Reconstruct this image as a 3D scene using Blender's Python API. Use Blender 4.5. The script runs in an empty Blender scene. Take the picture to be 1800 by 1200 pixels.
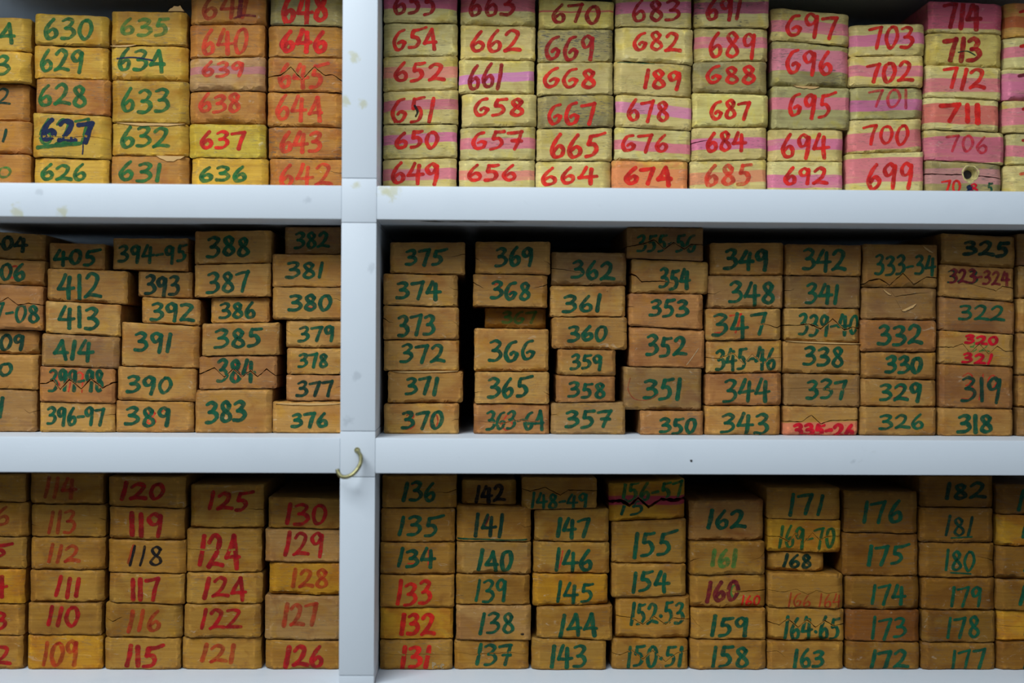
import bpy, math, random
import numpy as np
from mathutils import Vector, Matrix
from mathutils.geometry import delaunay_2d_cdt
from mathutils.bvhtree import BVHTree

scene = bpy.context.scene
COL = scene.collection

# ---------------------------------------------------------------- camera, light, exposure
CAM_Z, DIST, FOC = 1.40, 1.25, 2500.0           # 2500 px focal length on an 1800 px wide frame
YAW, ROLL = math.radians(1.5), math.radians(0.33)
cam_data = bpy.data.cameras.new('camera')
cam_data.sensor_width = 36.0
cam_data.lens = 50.0
cam_data.clip_start = 0.01
cam = bpy.data.objects.new('camera', cam_data)
COL.objects.link(cam)
CAM_LOC = Vector((0.0, -DIST, CAM_Z))
CAM_ROT = (Matrix.Rotation(-YAW, 3, 'Z') @ Matrix.Rotation(math.pi/2, 3, 'X') @ Matrix.Rotation(ROLL, 3, 'Z'))
cam.matrix_world = Matrix.Translation(CAM_LOC) @ CAM_ROT.to_4x4()
cam_data.dof.use_dof = True
cam_data.dof.focus_distance = DIST + 0.052
cam_data.dof.aperture_fstop = 1.5
scene.camera = cam

world = bpy.data.worlds.new('world')
scene.world = world
world.use_nodes = True
world.node_tree.nodes['Background'].inputs[0].default_value = (0.80, 0.90, 1.0, 1)
world.node_tree.nodes['Background'].inputs[1].default_value = 0.13

def area(name, loc, target, sx, sy, power, col):
    ld = bpy.data.lights.new(name, 'AREA')
    ld.shape = 'RECTANGLE'; ld.size = sx; ld.size_y = sy; ld.energy = power; ld.color = col
    o = bpy.data.objects.new(name, ld); COL.objects.link(o)
    o.location = loc
    o.rotation_euler = (Vector(target) - Vector(loc)).to_track_quat('-Z', 'Y').to_euler()
    return o
area('ceiling_and_fill_light', (-0.80, -1.45, 2.80), (-0.15, 0, 1.4), 1.4, 0.9, 46, (0.90, 0.96, 1.0))
area('ceiling_and_fill_light', (0.9, -2.6, 2.6), (0.1, 0, 1.4), 1.2, 0.6, 8, (0.78, 0.89, 1.0))  # added fill light with no fixture behind it, bluer towards the right

vs = scene.view_settings
scene.display_settings.display_device = 'sRGB'
vs.view_transform = 'Standard'; vs.look = 'None'; vs.gamma = 1.0; vs.use_curve_mapping = False
vs.exposure = 0.0

# ---------------------------------------------------------------- helpers
def U(px, py, Y):
    """where the sight line through a point of the photograph meets the vertical plane y = Y"""
    d = CAM_ROT @ Vector(((px-900)/FOC, (600-py)/FOC, -1.0))
    t = (Y - CAM_LOC.y)/d.y
    p = CAM_LOC + d*t
    return p.x, p.z

def lin(c):
    return tuple(((v/255)/12.92 if v/255 <= 0.04045 else ((v/255+0.055)/1.055)**2.4) for v in c)

class NT:
    def __init__(self, name):
        self.m = bpy.data.materials.new(name); self.m.use_nodes = True
        self.t = self.m.node_tree; self.n = self.t.nodes
        self.bsdf = self.n['Principled BSDF']
    def new(self, typ, **kw):
        nd = self.n.new(typ)
        for k, v in kw.items(): setattr(nd, k, v)
        return nd
    def link(self, a, b): self.t.links.new(a, b)
    def put(self, sock, v):
        if isinstance(v, bpy.types.NodeSocket): self.link(v, sock)
        else: sock.default_value = v
    def math(self, op, a, b=0.0, c=None, clamp=False):
        nd = self.new('ShaderNodeMath', operation=op, use_clamp=clamp)
        self.put(nd.inputs[0], a); self.put(nd.inputs[1], b)
        if c is not None: self.put(nd.inputs[2], c)
        return nd.outputs[0]
    def vec(self, op, a, b=(0, 0, 0)):
        nd = self.new('ShaderNodeVectorMath', operation=op)
        self.put(nd.inputs[0], a); self.put(nd.inputs[1], b)
        return nd.outputs[0]
    def noise(self, vec, scale, detail=3, rough=0.5, dist=0.0):
        nd = self.new('ShaderNodeTexNoise')
        self.link(vec, nd.inputs['Vector']); nd.inputs['Scale'].default_value = scale
        nd.inputs['Detail'].default_value = detail; nd.inputs['Roughness'].default_value = rough
        nd.inputs['Distortion'].default_value = dist
        return nd.outputs[0]
    def ramp(self, v, lo, hi, a=0.0, b=1.0):
        nd = self.new('ShaderNodeMapRange', interpolation_type='SMOOTHSTEP')
        self.put(nd.inputs[0], v); self.put(nd.inputs[1], lo); self.put(nd.inputs[2], hi)
        self.put(nd.inputs[3], a); self.put(nd.inputs[4], b)
        return nd.outputs[0]
    def mix(self, f, a, b, mode='MIX'):
        nd = self.new('ShaderNodeMix', data_type='RGBA', blend_type=mode)
        self.put(nd.inputs[0], f); self.put(nd.inputs[6], a); self.put(nd.inputs[7], b)
        return nd.outputs[2]
    def attr(self, name):
        nd = self.new('ShaderNodeAttribute', attribute_type='OBJECT', attribute_name=name)
        return nd

# ---------------------------------------------------------------- materials
def wood_material():
    w = NT('painted_wood_block')
    tc = w.new('ShaderNodeTexCoord').outputs['Object']
    seed = w.attr('grain_offset').outputs['Vector']
    p = w.vec('ADD', tc, seed)
    base = w.attr('wood_colour').outputs['Color']
    second = w.attr('patch_colour').outputs['Color']
    blot = w.noise(w.vec('MULTIPLY', p, (1, 1, 1.6)), 28, 3, 0.55, 0.4)
    col = w.mix(w.ramp(blot, 0.44, 0.66), base, second)
    gold = w.noise(w.vec('ADD', w.vec('MULTIPLY', p, (1, 1, 1.3)), (7, 3, 5)), 46, 4, 0.6, 0.7)
    col = w.mix(w.ramp(gold, 0.50, 0.70, 0, 0.75), col, w.mix(1.0, col, (1.06, 1.00, 0.55, 1), 'MULTIPLY'))
    brn = w.noise(w.vec('ADD', p, (2, 8, 1)), 60, 5, 0.65, 0.9)
    col = w.mix(w.ramp(brn, 0.54, 0.72, 0, 0.55), col, w.mix(1.0, col, (0.74, 0.62, 0.62, 1), 'MULTIPLY'))
    # horizontal grain
    g1 = w.noise(w.vec('MULTIPLY', p, (10, 40, 420)), 1.0, 4, 0.6, 0.6)
    g2 = w.noise(w.vec('MULTIPLY', p, (34, 60, 1500)), 1.0, 3, 0.6, 0.3)
    col = w.mix(1.0, col, w.mix(w.ramp(g1, 0.3, 0.7), (0.90, 0.87, 0.84, 1), (1.06, 1.06, 1.04, 1)), 'MULTIPLY')
    col = w.mix(0.6, col, w.mix(w.ramp(g2, 0.3, 0.65), (0.88, 0.85, 0.84, 1), (1.04, 1.04, 1.04, 1)), 'MULTIPLY')
    # painted stripe running round the block
    sp = w.attr('stripe_band')            # x: low, y: high, z: slope
    sx = w.new('ShaderNodeSeparateXYZ'); w.link(sp.outputs['Vector'], sx.inputs[0])
    so = w.new('ShaderNodeSeparateXYZ'); w.link(tc, so.inputs[0])
    wob = w.math('MULTIPLY', w.math('SUBTRACT', w.noise(w.vec('MULTIPLY', p, (1, 1, 0.3)), 32, 2), 0.5), 0.0042)
    z = w.math('ADD', w.math('SUBTRACT', so.outputs[2], w.math('MULTIPLY', so.outputs[0], sx.outputs[2])), wob)
    lo = w.ramp(w.math('SUBTRACT', z, sx.outputs[0]), -0.0004, 0.0004)
    hi = w.ramp(w.math('SUBTRACT', sx.outputs[1], z), -0.0004, 0.0004)
    mask = w.math('MULTIPLY', lo, hi)
    streak = w.noise(w.vec('MULTIPLY', p, (20, 30, 300)), 1.0, 3, 0.6)
    mask = w.math('MULTIPLY', mask, w.ramp(streak, 0.25, 0.5, 0.72, 0.95))
    col = w.mix(mask, col, w.attr('stripe_colour').outputs['Color'])
    # rubbed grime, specks and scratches
    gr = w.attr('grime_amount').outputs['Fac']
    n1 = w.noise(w.vec('MULTIPLY', p, (60, 60, 260)), 1.0, 5, 0.7, 0.8)
    m1 = w.math('MULTIPLY', w.ramp(n1, 0.55, 0.72), gr)
    col = w.mix(m1, col, (0.085, 0.085, 0.075, 1))
    n6 = w.noise(w.vec('MULTIPLY', p, (150, 150, 900)), 1.0, 4, 0.65, 0.5)
    n7 = w.noise(p, 40, 2, 0.5)
    m6 = w.math('MULTIPLY', w.math('MULTIPLY', w.ramp(n6, 0.52, 0.66), w.ramp(n7, 0.46, 0.60)), w.math('MULTIPLY', gr, 1.4), clamp=True)
    col = w.mix(m6, col, (0.11, 0.10, 0.08, 1))
    n2 = w.noise(p, 520, 3, 0.6)
    col = w.mix(w.math('MULTIPLY', w.ramp(n2, 0.68, 0.76), 0.5), col, (0.05, 0.035, 0.02, 1))
    n3 = w.noise(w.vec('MULTIPLY', p, (1, 1, 2.2)), 75, 4, 0.65, 1.2)
    col = w.mix(w.math('MULTIPLY', w.ramp(n3, 0.62, 0.74), 0.22), col, (0.75, 0.68, 0.52, 1))
    n5 = w.noise(p, 14, 4, 0.6, 0.5)
    col = w.mix(w.math('MULTIPLY', w.ramp(n5, 0.50, 0.70), w.math('ADD', w.math('MULTIPLY', gr, 0.5), 0.15)), col,
                w.mix(1.0, col, (0.55, 0.50, 0.50, 1), 'MULTIPLY'))
    # rim dirt along the worn edges of the front (distance stored on the mesh)
    rim = w.new('ShaderNodeAttribute', attribute_name='rim_wear').outputs['Fac']
    rn = w.noise(p, 160, 4, 0.6)
    rm = w.math('MULTIPLY', rim, w.ramp(rn, 0.38, 0.62))
    col = w.mix(w.math('MULTIPLY', rm, 0.35), col, (0.10, 0.06, 0.03, 1))
    ar = w.new('ShaderNodeAttribute', attribute_name='arris').outputs['Fac']
    an = w.noise(p, 210, 4, 0.65)
    col = w.mix(w.math('MULTIPLY', w.math('MULTIPLY', ar, w.ramp(an, 0.40, 0.60)), 0.75), col, w.mix(1.0, col, (1.6, 1.6, 1.55, 1), 'MULTIPLY'))
    w.link(col, w.bsdf.inputs['Base Color'])
    w.bsdf.inputs['Roughness'].default_value = 0.52
    w.bsdf.inputs['Specular IOR Level'].default_value = 0.14
    bmp = w.new('ShaderNodeBump'); bmp.inputs['Strength'].default_value = 0.55; bmp.inputs['Distance'].default_value = 0.0005
    hsum = w.math('ADD', w.math('MULTIPLY', g1, 0.6), w.math('ADD', w.math('MULTIPLY', g2, 0.3), w.math('MULTIPLY', n3, 0.9)))
    w.link(hsum, bmp.inputs['Height']); w.link(bmp.outputs[0], w.bsdf.inputs['Normal'])
    return w.m
WOOD = wood_material()

def ink_material(name, rgb, cover, patch=0.25):
    k = NT(name)
    tc = k.new('ShaderNodeTexCoord').outputs['Object']
    sd = k.attr('grain_offset').outputs['Vector']
    p = k.vec('ADD', tc, sd)
    n = k.noise(p, 260, 4, 0.6, 0.4)
    s = k.noise(k.vec('MULTIPLY', p, (120, 120, 900)), 1.0, 3, 0.6)
    c = lin(rgb)
    col = k.mix(k.ramp(k.noise(p, 130, 3), 0.35, 0.65), (c[0]*0.70, c[1]*0.70, c[2]*0.75, 1), (min(1, c[0]*1.3), min(1, c[1]*1.25), c[2]*1.2, 1))
    k.link(col, k.bsdf.inputs['Base Color'])
    k.bsdf.inputs['Roughness'].default_value = 0.6
    k.bsdf.inputs['Specular IOR Level'].default_value = 0.2
    a = k.math('SUBTRACT', cover, k.math('MULTIPLY', k.ramp(n, 0.45, 0.68), patch))
    a = k.math('SUBTRACT', a, k.math('MULTIPLY', k.ramp(s, 0.52, 0.7), patch*0.8), clamp=True)
    k.link(a, k.bsdf.inputs['Alpha'])
    return k.m
INK = {
    'g': ink_material('green_marker_ink', (8, 78, 52), 0.92),
    'l': ink_material('pale_green_marker_ink', (62, 122, 52), 0.68),
    'y': ink_material('leaf_green_marker_ink', (28, 100, 48), 0.84),
    'r': ink_material('red_marker_ink', (208, 34, 26), 0.90),
    'o': ink_material('orange_red_marker_ink', (214, 58, 38), 0.70),
    'f': ink_material('faded_red_marker_ink', (172, 44, 22), 0.62),
    'd': ink_material('dark_red_marker_ink', (160, 14, 22), 0.86),
    'p': ink_material('worn_red_marker_ink', (196, 36, 50), 0.66),
    'c': ink_material('crimson_marker_ink', (188, 12, 34), 0.95, 0.1),
    'm': ink_material('maroon_marker_ink', (110, 20, 34), 0.80),
    'k': ink_material('black_marker_ink', (18, 20, 22), 0.92),
    'n': ink_material('navy_marker_ink', (16, 30, 62), 0.95, 0.12),
    'b': ink_material('dark_green_marker_ink', (10, 56, 40), 0.92),
    't': ink_material('thin_red_marker_ink', (196, 40, 28), 0.62),
    'w': ink_material('chalky_white_ink', (190, 170, 130), 0.6),
}
INK_NAME = {'g': 'green', 'l': 'pale green', 'y': 'leaf green', 'r': 'red', 'o': 'orange red', 'f': 'faded red',
            'd': 'dark red', 'c': 'crimson', 'p': 'worn red', 'm': 'maroon', 'k': 'black', 'n': 'navy blue', 'b': 'dark green', 't': 'thin red', 'w': 'white'}

def shelf_material():
    s = NT('white_laminate')
    tc = s.new('ShaderNodeNewGeometry').outputs['Position']
    col = (0.70, 0.765, 0.83, 1)
    n = s.noise(tc, 9, 4, 0.6, 0.4)
    c1 = s.mix(s.ramp(n, 0.5, 0.75, 0, 0.30), col, (0.60, 0.67, 0.74, 1))
    n2 = s.noise(s.vec('MULTIPLY', tc, (1, 1, 1)), 42, 5, 0.65, 1.5)
    c2 = s.mix(s.ramp(n2, 0.66, 0.78, 0, 0.28), c1, (0.50, 0.54, 0.56, 1))
    # yellow glue stains around the joints of the upright
    def spot(px, py, r, color, base, k=0.75):
        x, z = U(px, py, 0)
        d = s.new('ShaderNodeVectorMath', operation='DISTANCE')
        s.link(tc, d.inputs[0]); d.inputs[1].default_value = (x, 0, z)
        dd = s.math('ADD', d.outputs[1], s.math('MULTIPLY', s.math('SUBTRACT', s.noise(tc, 130, 4, 0.65, 0.5), 0.5), r*2.4))
        return s.mix(s.ramp(dd, r*0.3, r, k, 0), base, color)
    c = c2
    for px, py, r in ((688, 336, .010), (676, 334, .007), (622, 100, .006), (608, 178, .006), (637, 182, .005), (627, 324, .005), (30, 372, .007), (110, 372, .006)):
        c = spot(px, py, r, (0.56, 0.56, 0.36, 1), c, 0.7)
    for px, py, r in ((652, 470, .005), (610, 740, .006), (628, 660, .005), (540, 352, .004), (1500, 810, .003), (70, 338, .004)):
        c = spot(px, py, r, (0.35, 0.40, 0.45, 1), c, 0.35)
    for px, r in ((790, .012), (830, .014), (862, .013), (890, .010)):
        c = spot(px, 389, r, (0.02, 0.022, 0.02, 1), c, 0.0)
    s.link(c, s.bsdf.inputs['Base Color'])
    s.bsdf.inputs['Roughness'].default_value = 0.42
    b = s.new('ShaderNodeBump'); b.inputs['Strength'].default_value = 0.12; b.inputs['Distance'].default_value = 0.0006
    s.link(s.noise(tc, 700, 2), b.inputs['Height']); s.link(b.outputs[0], s.bsdf.inputs['Normal'])
    return s.m
SHELF = shelf_material()

def plain(name, rgb, rough=0.6, metal=0.0, var=0.12, scale=30):
    k = NT(name)
    tc = k.new('ShaderNodeTexCoord').outputs['Object']
    c = lin(rgb)
    col = k.mix(k.ramp(k.noise(tc, scale, 4), 0.35, 0.65), tuple(v*(1-var) for v in c)+(1,), tuple(min(1, v*(1+var)) for v in c)+(1,))
    k.link(col, k.bsdf.inputs['Base Color'])
    k.bsdf.inputs['Roughness'].default_value = rough; k.bsdf.inputs['Metallic'].default_value = metal
    return k.m
BACK = plain('dark_back_panel', (50, 50, 52), 0.7)
BRASS = plain('tarnished_brass', (150, 146, 104), 0.38, 0.75, 0.3, 220)
RUST = plain('dark_iron', (40, 34, 32), 0.7)
MOULD = plain('black_mould', (14, 15, 13), 0.9)
TORN = plain('torn_paper_fibre', (190, 152, 96), 0.85)
HOLE = plain('pale_bored_wood', (186, 172, 112), 0.8, 0, 0.25, 300)
SEAM = plain('grey_joint_line', (120, 132, 142), 0.7)
WALL = plain('pale_wall_paint', (196, 200, 204), 0.8, 0, 0.04, 3)
FLOOR = plain('grey_floor', (128, 126, 122), 0.6, 0, 0.1, 8)
CEIL = plain('ceiling_paint', (214, 216, 218), 0.9, 0, 0.03, 3)

def mesh_obj(name, verts, faces, mat, parent=None, smooth=None, loc=(0, 0, 0)):
    me = bpy.data.meshes.new(name)
    me.from_pydata(verts, [], faces); me.update()
    if mat: me.materials.append(mat)
    if smooth is not None:
        me.shade_smooth(); me.set_sharp_from_angle(angle=math.radians(smooth))
    o = bpy.data.objects.new(name, me); COL.objects.link(o)
    o.location = loc
    if parent: o.parent = parent
    return o

def bevel_box(name, x0, x1, y0, y1, z0, z1, mat, parent=None, b=0.0012):
    """box with bevelled edges"""
    import bmesh
    bm = bmesh.new()
    bmesh.ops.create_cube(bm, size=1.0)
    for v in bm.verts:
        v.co = Vector(((x0+x1)/2+v.co.x*(x1-x0), (y0+y1)/2+v.co.y*(y1-y0), (z0+z1)/2+v.co.z*(z1-z0)))
    if b > 0:
        bmesh.ops.bevel(bm, geom=bm.edges[:], offset=b, segments=2, affect='EDGES', profile=0.6)
    me = bpy.data.meshes.new(name); bm.to_mesh(me); bm.free()
    me.materials.append(mat); me.shade_smooth(); me.set_sharp_from_angle(angle=math.radians(50))
    o = bpy.data.objects.new(name, me); COL.objects.link(o)
    if parent: o.parent = parent
    return o

# ---------------------------------------------------------------- room
def struct(o): o['kind'] = 'structure'; return o
struct(bevel_box('floor', -3.2, 3.2, -4.2, 0.6, -0.05, 0.0, FLOOR, b=0))
struct(bevel_box('wall_back', -3.2, 3.2, 0.50, 0.60, 0.0, 3.2, WALL, b=0))
struct(bevel_box('ceiling', -3.2, 3.2, -4.2, 0.6, 3.2, 3.25, CEIL, b=0))

# ---------------------------------------------------------------- shelving unit
REC = 0.054                                     # how far the blocks stand back from the shelf edges
DEPTH = 0.36
z1t = U(900, 328.5, 0)[1]; z1b = U(900, 387.5, 0)[1]
z2t = U(900, 770.5, 0)[1]; z2b = U(900, 832.5, 0)[1]
z3t = U(900, 1203, 0)[1]; z3b = z3t - (z2t - z2b)
z0b = U(900, -66, 0)[1]; z0t = z0b + 0.03
pxl = U(599, 600, 0)[0]; pxr = U(660.5, 600, 0)[0]
XL, XR = -0.86, 0.98                            # outer ends, outside the picture
T = 0.03
unit = bpy.data.objects.new('shelving_unit', None); COL.objects.link(unit)
unit['label'] = 'white laminate shelving unit with open compartments holding the numbered blocks'
unit['category'] = 'shelf'
for (zb, zt) in ((z0b, z0t), (z1b, z1t), (z2b, z2t), (z3b, z3t)):
    bevel_box('shelf_board', XL, pxl, 0.0, DEPTH, zb, zt, SHELF, unit)
    bevel_box('shelf_board', pxr, XR, 0.0, DEPTH, zb, zt, SHELF, unit)
zs = []
j1a = U(630, 313, 0)[1]; j1b = U(630, 391, 0)[1]; j2a = U(630, 757.5, 0)[1]; j2b = U(630, 838, 0)[1]; j3 = U(630, 1187, 0)[1]
g = 0.00025
edges_z = [(z0t, j1a), (j1a, j1b), (j1b, j2a), (j2a, j2b), (j2b, j3), (j3, z3b - 0.0)]
for za, zb in edges_z:
    bevel_box('upright_board', pxl, pxr, 0.0, DEPTH, zb+g, za-g, SHELF, unit, 0.0004)
bevel_box('side_panel', XL-T, XL, 0.0, DEPTH, 0.0, z0t, SHELF, unit)
bevel_box('side_panel', XR, XR+T, 0.0, DEPTH, 0.0, z0t, SHELF, unit)
bevel_box('back_panel', XL-T, XR+T, DEPTH, DEPTH+0.006, 0.0, z0t, BACK, unit, 0)
bevel_box('plinth_board', XL, XR, 0.03, DEPTH, 0.0, 0.08, SHELF, unit)
bevel_box('upright_board', pxl, pxr, 0.0, DEPTH, 0.0801, z3b-0.0003, SHELF, unit)

def disc(name, px, py, r, mat, Y=0.0, h=0.0006, parent=None):
    x, z = U(px, py, Y)
    vs_, fs = [], []
    n = 14
    for k in range(n):
        a = 2*math.pi*k/n; rr = r*(1+0.15*math.sin(3*a))
        vs_.append((x+rr*math.cos(a), Y, z+rr*math.sin(a)))
    for k in range(n):
        a = 2*math.pi*k/n; rr = r*0.75
        vs_.append((x+rr*math.cos(a), Y-h, z+rr*math.sin(a)))
    for k in range(n): fs.append((k, (k+1) % n, n+(k+1) % n, n+k))
    fs.append(tuple(range(n, 2*n)))
    return mesh_obj(name, vs_, fs, mat, parent, 40)
disc('nail_head', 1215, 809.5, 0.0011, RUST, parent=unit)
# black mould patches on the underside of the upper right shelf board
random.seed(5)
for k in range(9):
    px = 756 + k*17 + random.uniform(-5, 5)
    x = U(px, 388, 0)[0]; y = random.uniform(0.004, 0.016); n = 16
    rx, ry = random.uniform(.004, .011), random.uniform(.0012, .0035)
    vsx = [(x+rx*math.cos(2*math.pi*i/n)*random.uniform(.6, 1.2), y+ry*math.sin(2*math.pi*i/n)*random.uniform(.6, 1.3), z1b-0.0003) for i in range(n)]
    mesh_obj('mould_patch', vsx+[(x, y, z1b-0.0006)], [(i, (i+1) % n, n) for i in range(n)], MOULD, unit)

# ---------------------------------------------------------------- cup hook
def tube(name, pts, rad, mat, parent=None, n=14):
    P = [Vector(p) for p in pts]
    Q, R = [], []
    for i in range(len(P)-1):                      # Catmull-Rom
        p0, p1, p2, p3 = P[max(i-1, 0)], P[i], P[i+1], P[min(i+2, len(P)-1)]
        for s in range(6):
            t = s/6
            Q.append(0.5*((2*p1)+(p2-p0)*t+(2*p0-5*p1+4*p2-p3)*t*t+(3*p1-p0-3*p2+p3)*t**3)); R.append(rad[i]*(1-t)+rad[i+1]*t)
    Q.append(P[-1]); R.append(rad[-1])
    vs_, fs = [], []
    ref = Vector((0, 0, 1))
    for i, q in enumerate(Q):
        d = (Q[min(i+1, len(Q)-1)]-Q[max(i-1, 0)]).normalized()
        a = d.cross(ref)
        if a.length < 1e-3: a = d.cross(Vector((1, 0, 0)))
        a.normalize(); b = d.cross(a); ref = -b if False else ref
        for k in range(n):
            an = 2*math.pi*k/n
            vs_.append(tuple(q + (a*math.cos(an)+b*math.sin(an))*R[i]))
    for i in range(len(Q)-1):
        for k in range(n):
            fs.append((i*n+k, i*n+(k+1) % n, (i+1)*n+(k+1) % n, (i+1)*n+k))
    fs.append(tuple(range(n))[::-1]); fs.append(tuple((len(Q)-1)*n+k for k in range(n)))
    return mesh_obj(name, vs_, fs, mat, parent, 60)
hook = bpy.data.objects.new('cup_hook', None); COL.objects.link(hook)
hx, hz = U(628, 791, 0); hook.location = (hx, 0, hz)
hook['label'] = 'small tarnished brass cup hook screwed into the upright below the middle shelf'
hook['category'] = 'hook'
def hp(px, py, Y):
    x, z = U(px, py, Y); return (x-hx, Y, z-hz)
hp_pts = [hp(628, 791, 0.001), hp(629.5, 794, -0.004), hp(634, 801, -0.009), hp(634, 812, -0.013), hp(629, 823, -0.016),
          hp(620, 833, -0.018), hp(609, 838, -0.019), hp(600, 837, -0.019), hp(595, 831, -0.018), hp(593, 825, -0.017)]
tube('hook_wire', hp_pts, [.0017, .0017, .0018, .0018, .0018, .0018, .0018, .0018, .0018, .0019], BRASS, hook)
tube('screw_collar', [hp(628, 791, -0.0001), hp(628, 791, -0.0016)], [.0027, .0022], BRASS, hook)

# ---------------------------------------------------------------- handwriting
_ = None      # corner marker inside a stroke
GLYPH = {     # strokes in a unit box, x right, y down
 '0': (0.80, [[(.62, .02), (.25, .15), (.05, .58), (.28, .97), (.68, .88), (.95, .45), (.80, .08), (.50, .04)]]),
 '1': (0.38, [[(.85, .0), (.55, .5), (.15, 1)]]),
 'U': (0.24, [[(.45, .0), (.5, .5), (.55, 1)]]),
 'I': (0.30, [[(.80, .0), (.52, .5), (.22, 1)]]),
 '2': (0.92, [[(.08, .20), (.40, .0), (.78, .14), (.62, .52), (.25, .82), (.02, .96), _, (.02, .96), (.45, .88), (1.0, .93)]]),
 'Z': (0.85, [[(.05, .05), (.50, .0), (.85, .12), (.50, .55), (.0, .95), _, (.0, .95), (.5, .93), (1.0, .96)]]),
 '3': (0.82, [[(.12, .10), (.50, .0), (.85, .12), (.62, .36), (.30, .48), _, (.30, .48), (.75, .50), (.92, .72), (.55, .96), (.0, .98)]]),
 '4': (0.90, [[(.42, .0), (.20, .35), (.0, .64), _, (.0, .64), (.5, .62), (1.0, .58)], [(.72, .12), (.68, .6), (.66, 1.05)]]),
 'A': (0.85, [[(.60, .0), (.30, .38), (.0, .70), _, (.0, .70), (.45, .66), (.95, .66)], [(.60, .0), (.72, .5), (.80, 1.03)]]),
 '5': (0.80, [[(.98, .0), (.65, .04), (.32, .05), _, (.32, .05), (.24, .25), (.20, .42), _, (.20, .42), (.60, .42), (.80, .66), (.55, .92), (.02, 1.0)]]),
 'S': (0.85, [[(1.35, -.08), (.85, .02), (.36, .08), _, (.36, .08), (.28, .25), (.24, .44), _, (.24, .44), (.62, .46), (.78, .70), (.50, .94), (.02, 1.0)]]),
 '6': (0.78, [[(.72, .0), (.36, .28), (.08, .66), (.30, .98), (.75, .92), (.88, .66), (.60, .52), (.22, .70)]]),
 'G': (0.85, [[(.82, .02), (.40, .14), (.04, .60), (.25, .97), (.68, .92), (.90, .64), _, (.90, .64), (.62, .56), (.42, .66)]]),
 '7': (0.85, [[(.0, .12), (.45, .06), (.95, .0), _, (.95, .0), (.70, .5), (.48, 1.0)]]),
 'J': (0.85, [[(.0, .10), (.45, .05), (.95, .0), _, (.95, .0), (.68, .5), (.45, 1.0)], [(.30, .52), (.60, .50), (.90, .52)]]),
 '8': (0.78, [[(.82, .16), (.50, .0), (.18, .16), (.40, .42), (.80, .62), (.88, .84), (.50, 1.0), (.12, .86), (.30, .58), (.68, .36), (.82, .14)]]),
 '9': (0.78, [[(.85, .16), (.45, .0), (.08, .22), (.25, .48), (.60, .42), (.85, .12), _, (.85, .08), (.80, .55), (.66, 1.04)]]),
 '-': (0.55, [[(.05, .58), (.5, .54), (.95, .52)]]),
 '.': (0.25, [[(.35, .62), (.6, .64)]]),
 '_': (1.2, [[(.0, 1.0), (.5, .98), (1.0, .97)]]),
 ' ': (0.45, []),
 'P': (0.8, [[(.2, 0), (.2, 1)], [(.2, .0), (.8, .2), (.2, .5)]]),
 'e': (0.7, [[(.2, .6), (.8, .5), (.5, .3), (.15, .6), (.5, 1), (.8, .9)]]),
}
def smooth_seg(P, step):
    out = []
    for i in range(len(P)-1):
        p0, p1, p2, p3 = P[max(i-1, 0)], P[i], P[i+1], P[min(i+2, len(P)-1)]
        L = math.hypot(p2[0]-p1[0], p2[1]-p1[1]); n = max(2, int(L/step)+1)
        for s in range(n):
            t = s/n
            out.append(tuple(0.5*((2*p1[k])+(p2[k]-p0[k])*t+(2*p0[k]-5*p1[k]+4*p2[k]-p3[k])*t*t+(3*p1[k]-p0[k]-3*p2[k]+p3[k])*t**3) for k in (0, 1)))
    out.append(P[-1]); return out

def ribbon(path, w, rnd, V, F, drape, off, across=4):
    """a marker stroke: chisel-edged ribbon with round ends laid over the block's front"""
    n = len(path)
    if n < 2: return
    # arc ends
    d0 = (path[0][0]-path[1][0], path[0][1]-path[1][1]); l0 = math.hypot(*d0) or 1
    d1 = (path[-1][0]-path[-2][0], path[-1][1]-path[-2][1]); l1 = math.hypot(*d1) or 1
    pts = []
    for f in (0.95, 0.7, 0.35): pts.append(((path[0][0]+d0[0]/l0*w*.5*f, path[0][1]+d0[1]/l0*w*.5*f), math.sqrt(1-f*f)))
    for p in path: pts.append((p, 1.0))
    for f in (0.35, 0.7, 0.95): pts.append(((path[-1][0]+d1[0]/l1*w*.5*f, path[-1][1]+d1[1]/l1*w*.5*f), math.sqrt(1-f*f)))
    rows = []
    ph = rnd.uniform(0, 6); wn = rnd.uniform(.9, 1.08)
    for i, (p, k) in enumerate(pts):
        a = pts[max(i-1, 0)][0]; b = pts[min(i+1, len(pts)-1)][0]
        dx, dz = b[0]-a[0], b[1]-a[1]; L = math.hypot(dx, dz) or 1
        ang = math.atan2(dz, dx)
        ww = w*k*wn*(0.72+0.45*abs(math.sin(ang-0.45)))*(1+0.08*math.sin(i*0.5+ph)+0.04*math.sin(i*1.7+ph))
        nx, nz = -dz/L, dx/L
        row = []
        for j in range(across+1):
            t = (j/across-0.5)*ww
            q = (p[0]+nx*t, p[1]+nz*t)
            h = drape(q)
            if h is None: row.append(None)
            else:
                V.append((q[0], h-off, q[1])); row.append(len(V)-1)
        rows.append(row)
    for i in range(len(rows)-1):
        for j in range(across):
            f = (rows[i][j], rows[i][j+1], rows[i+1][j+1], rows[i+1][j])
            if None not in f: F.append(f)

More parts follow.
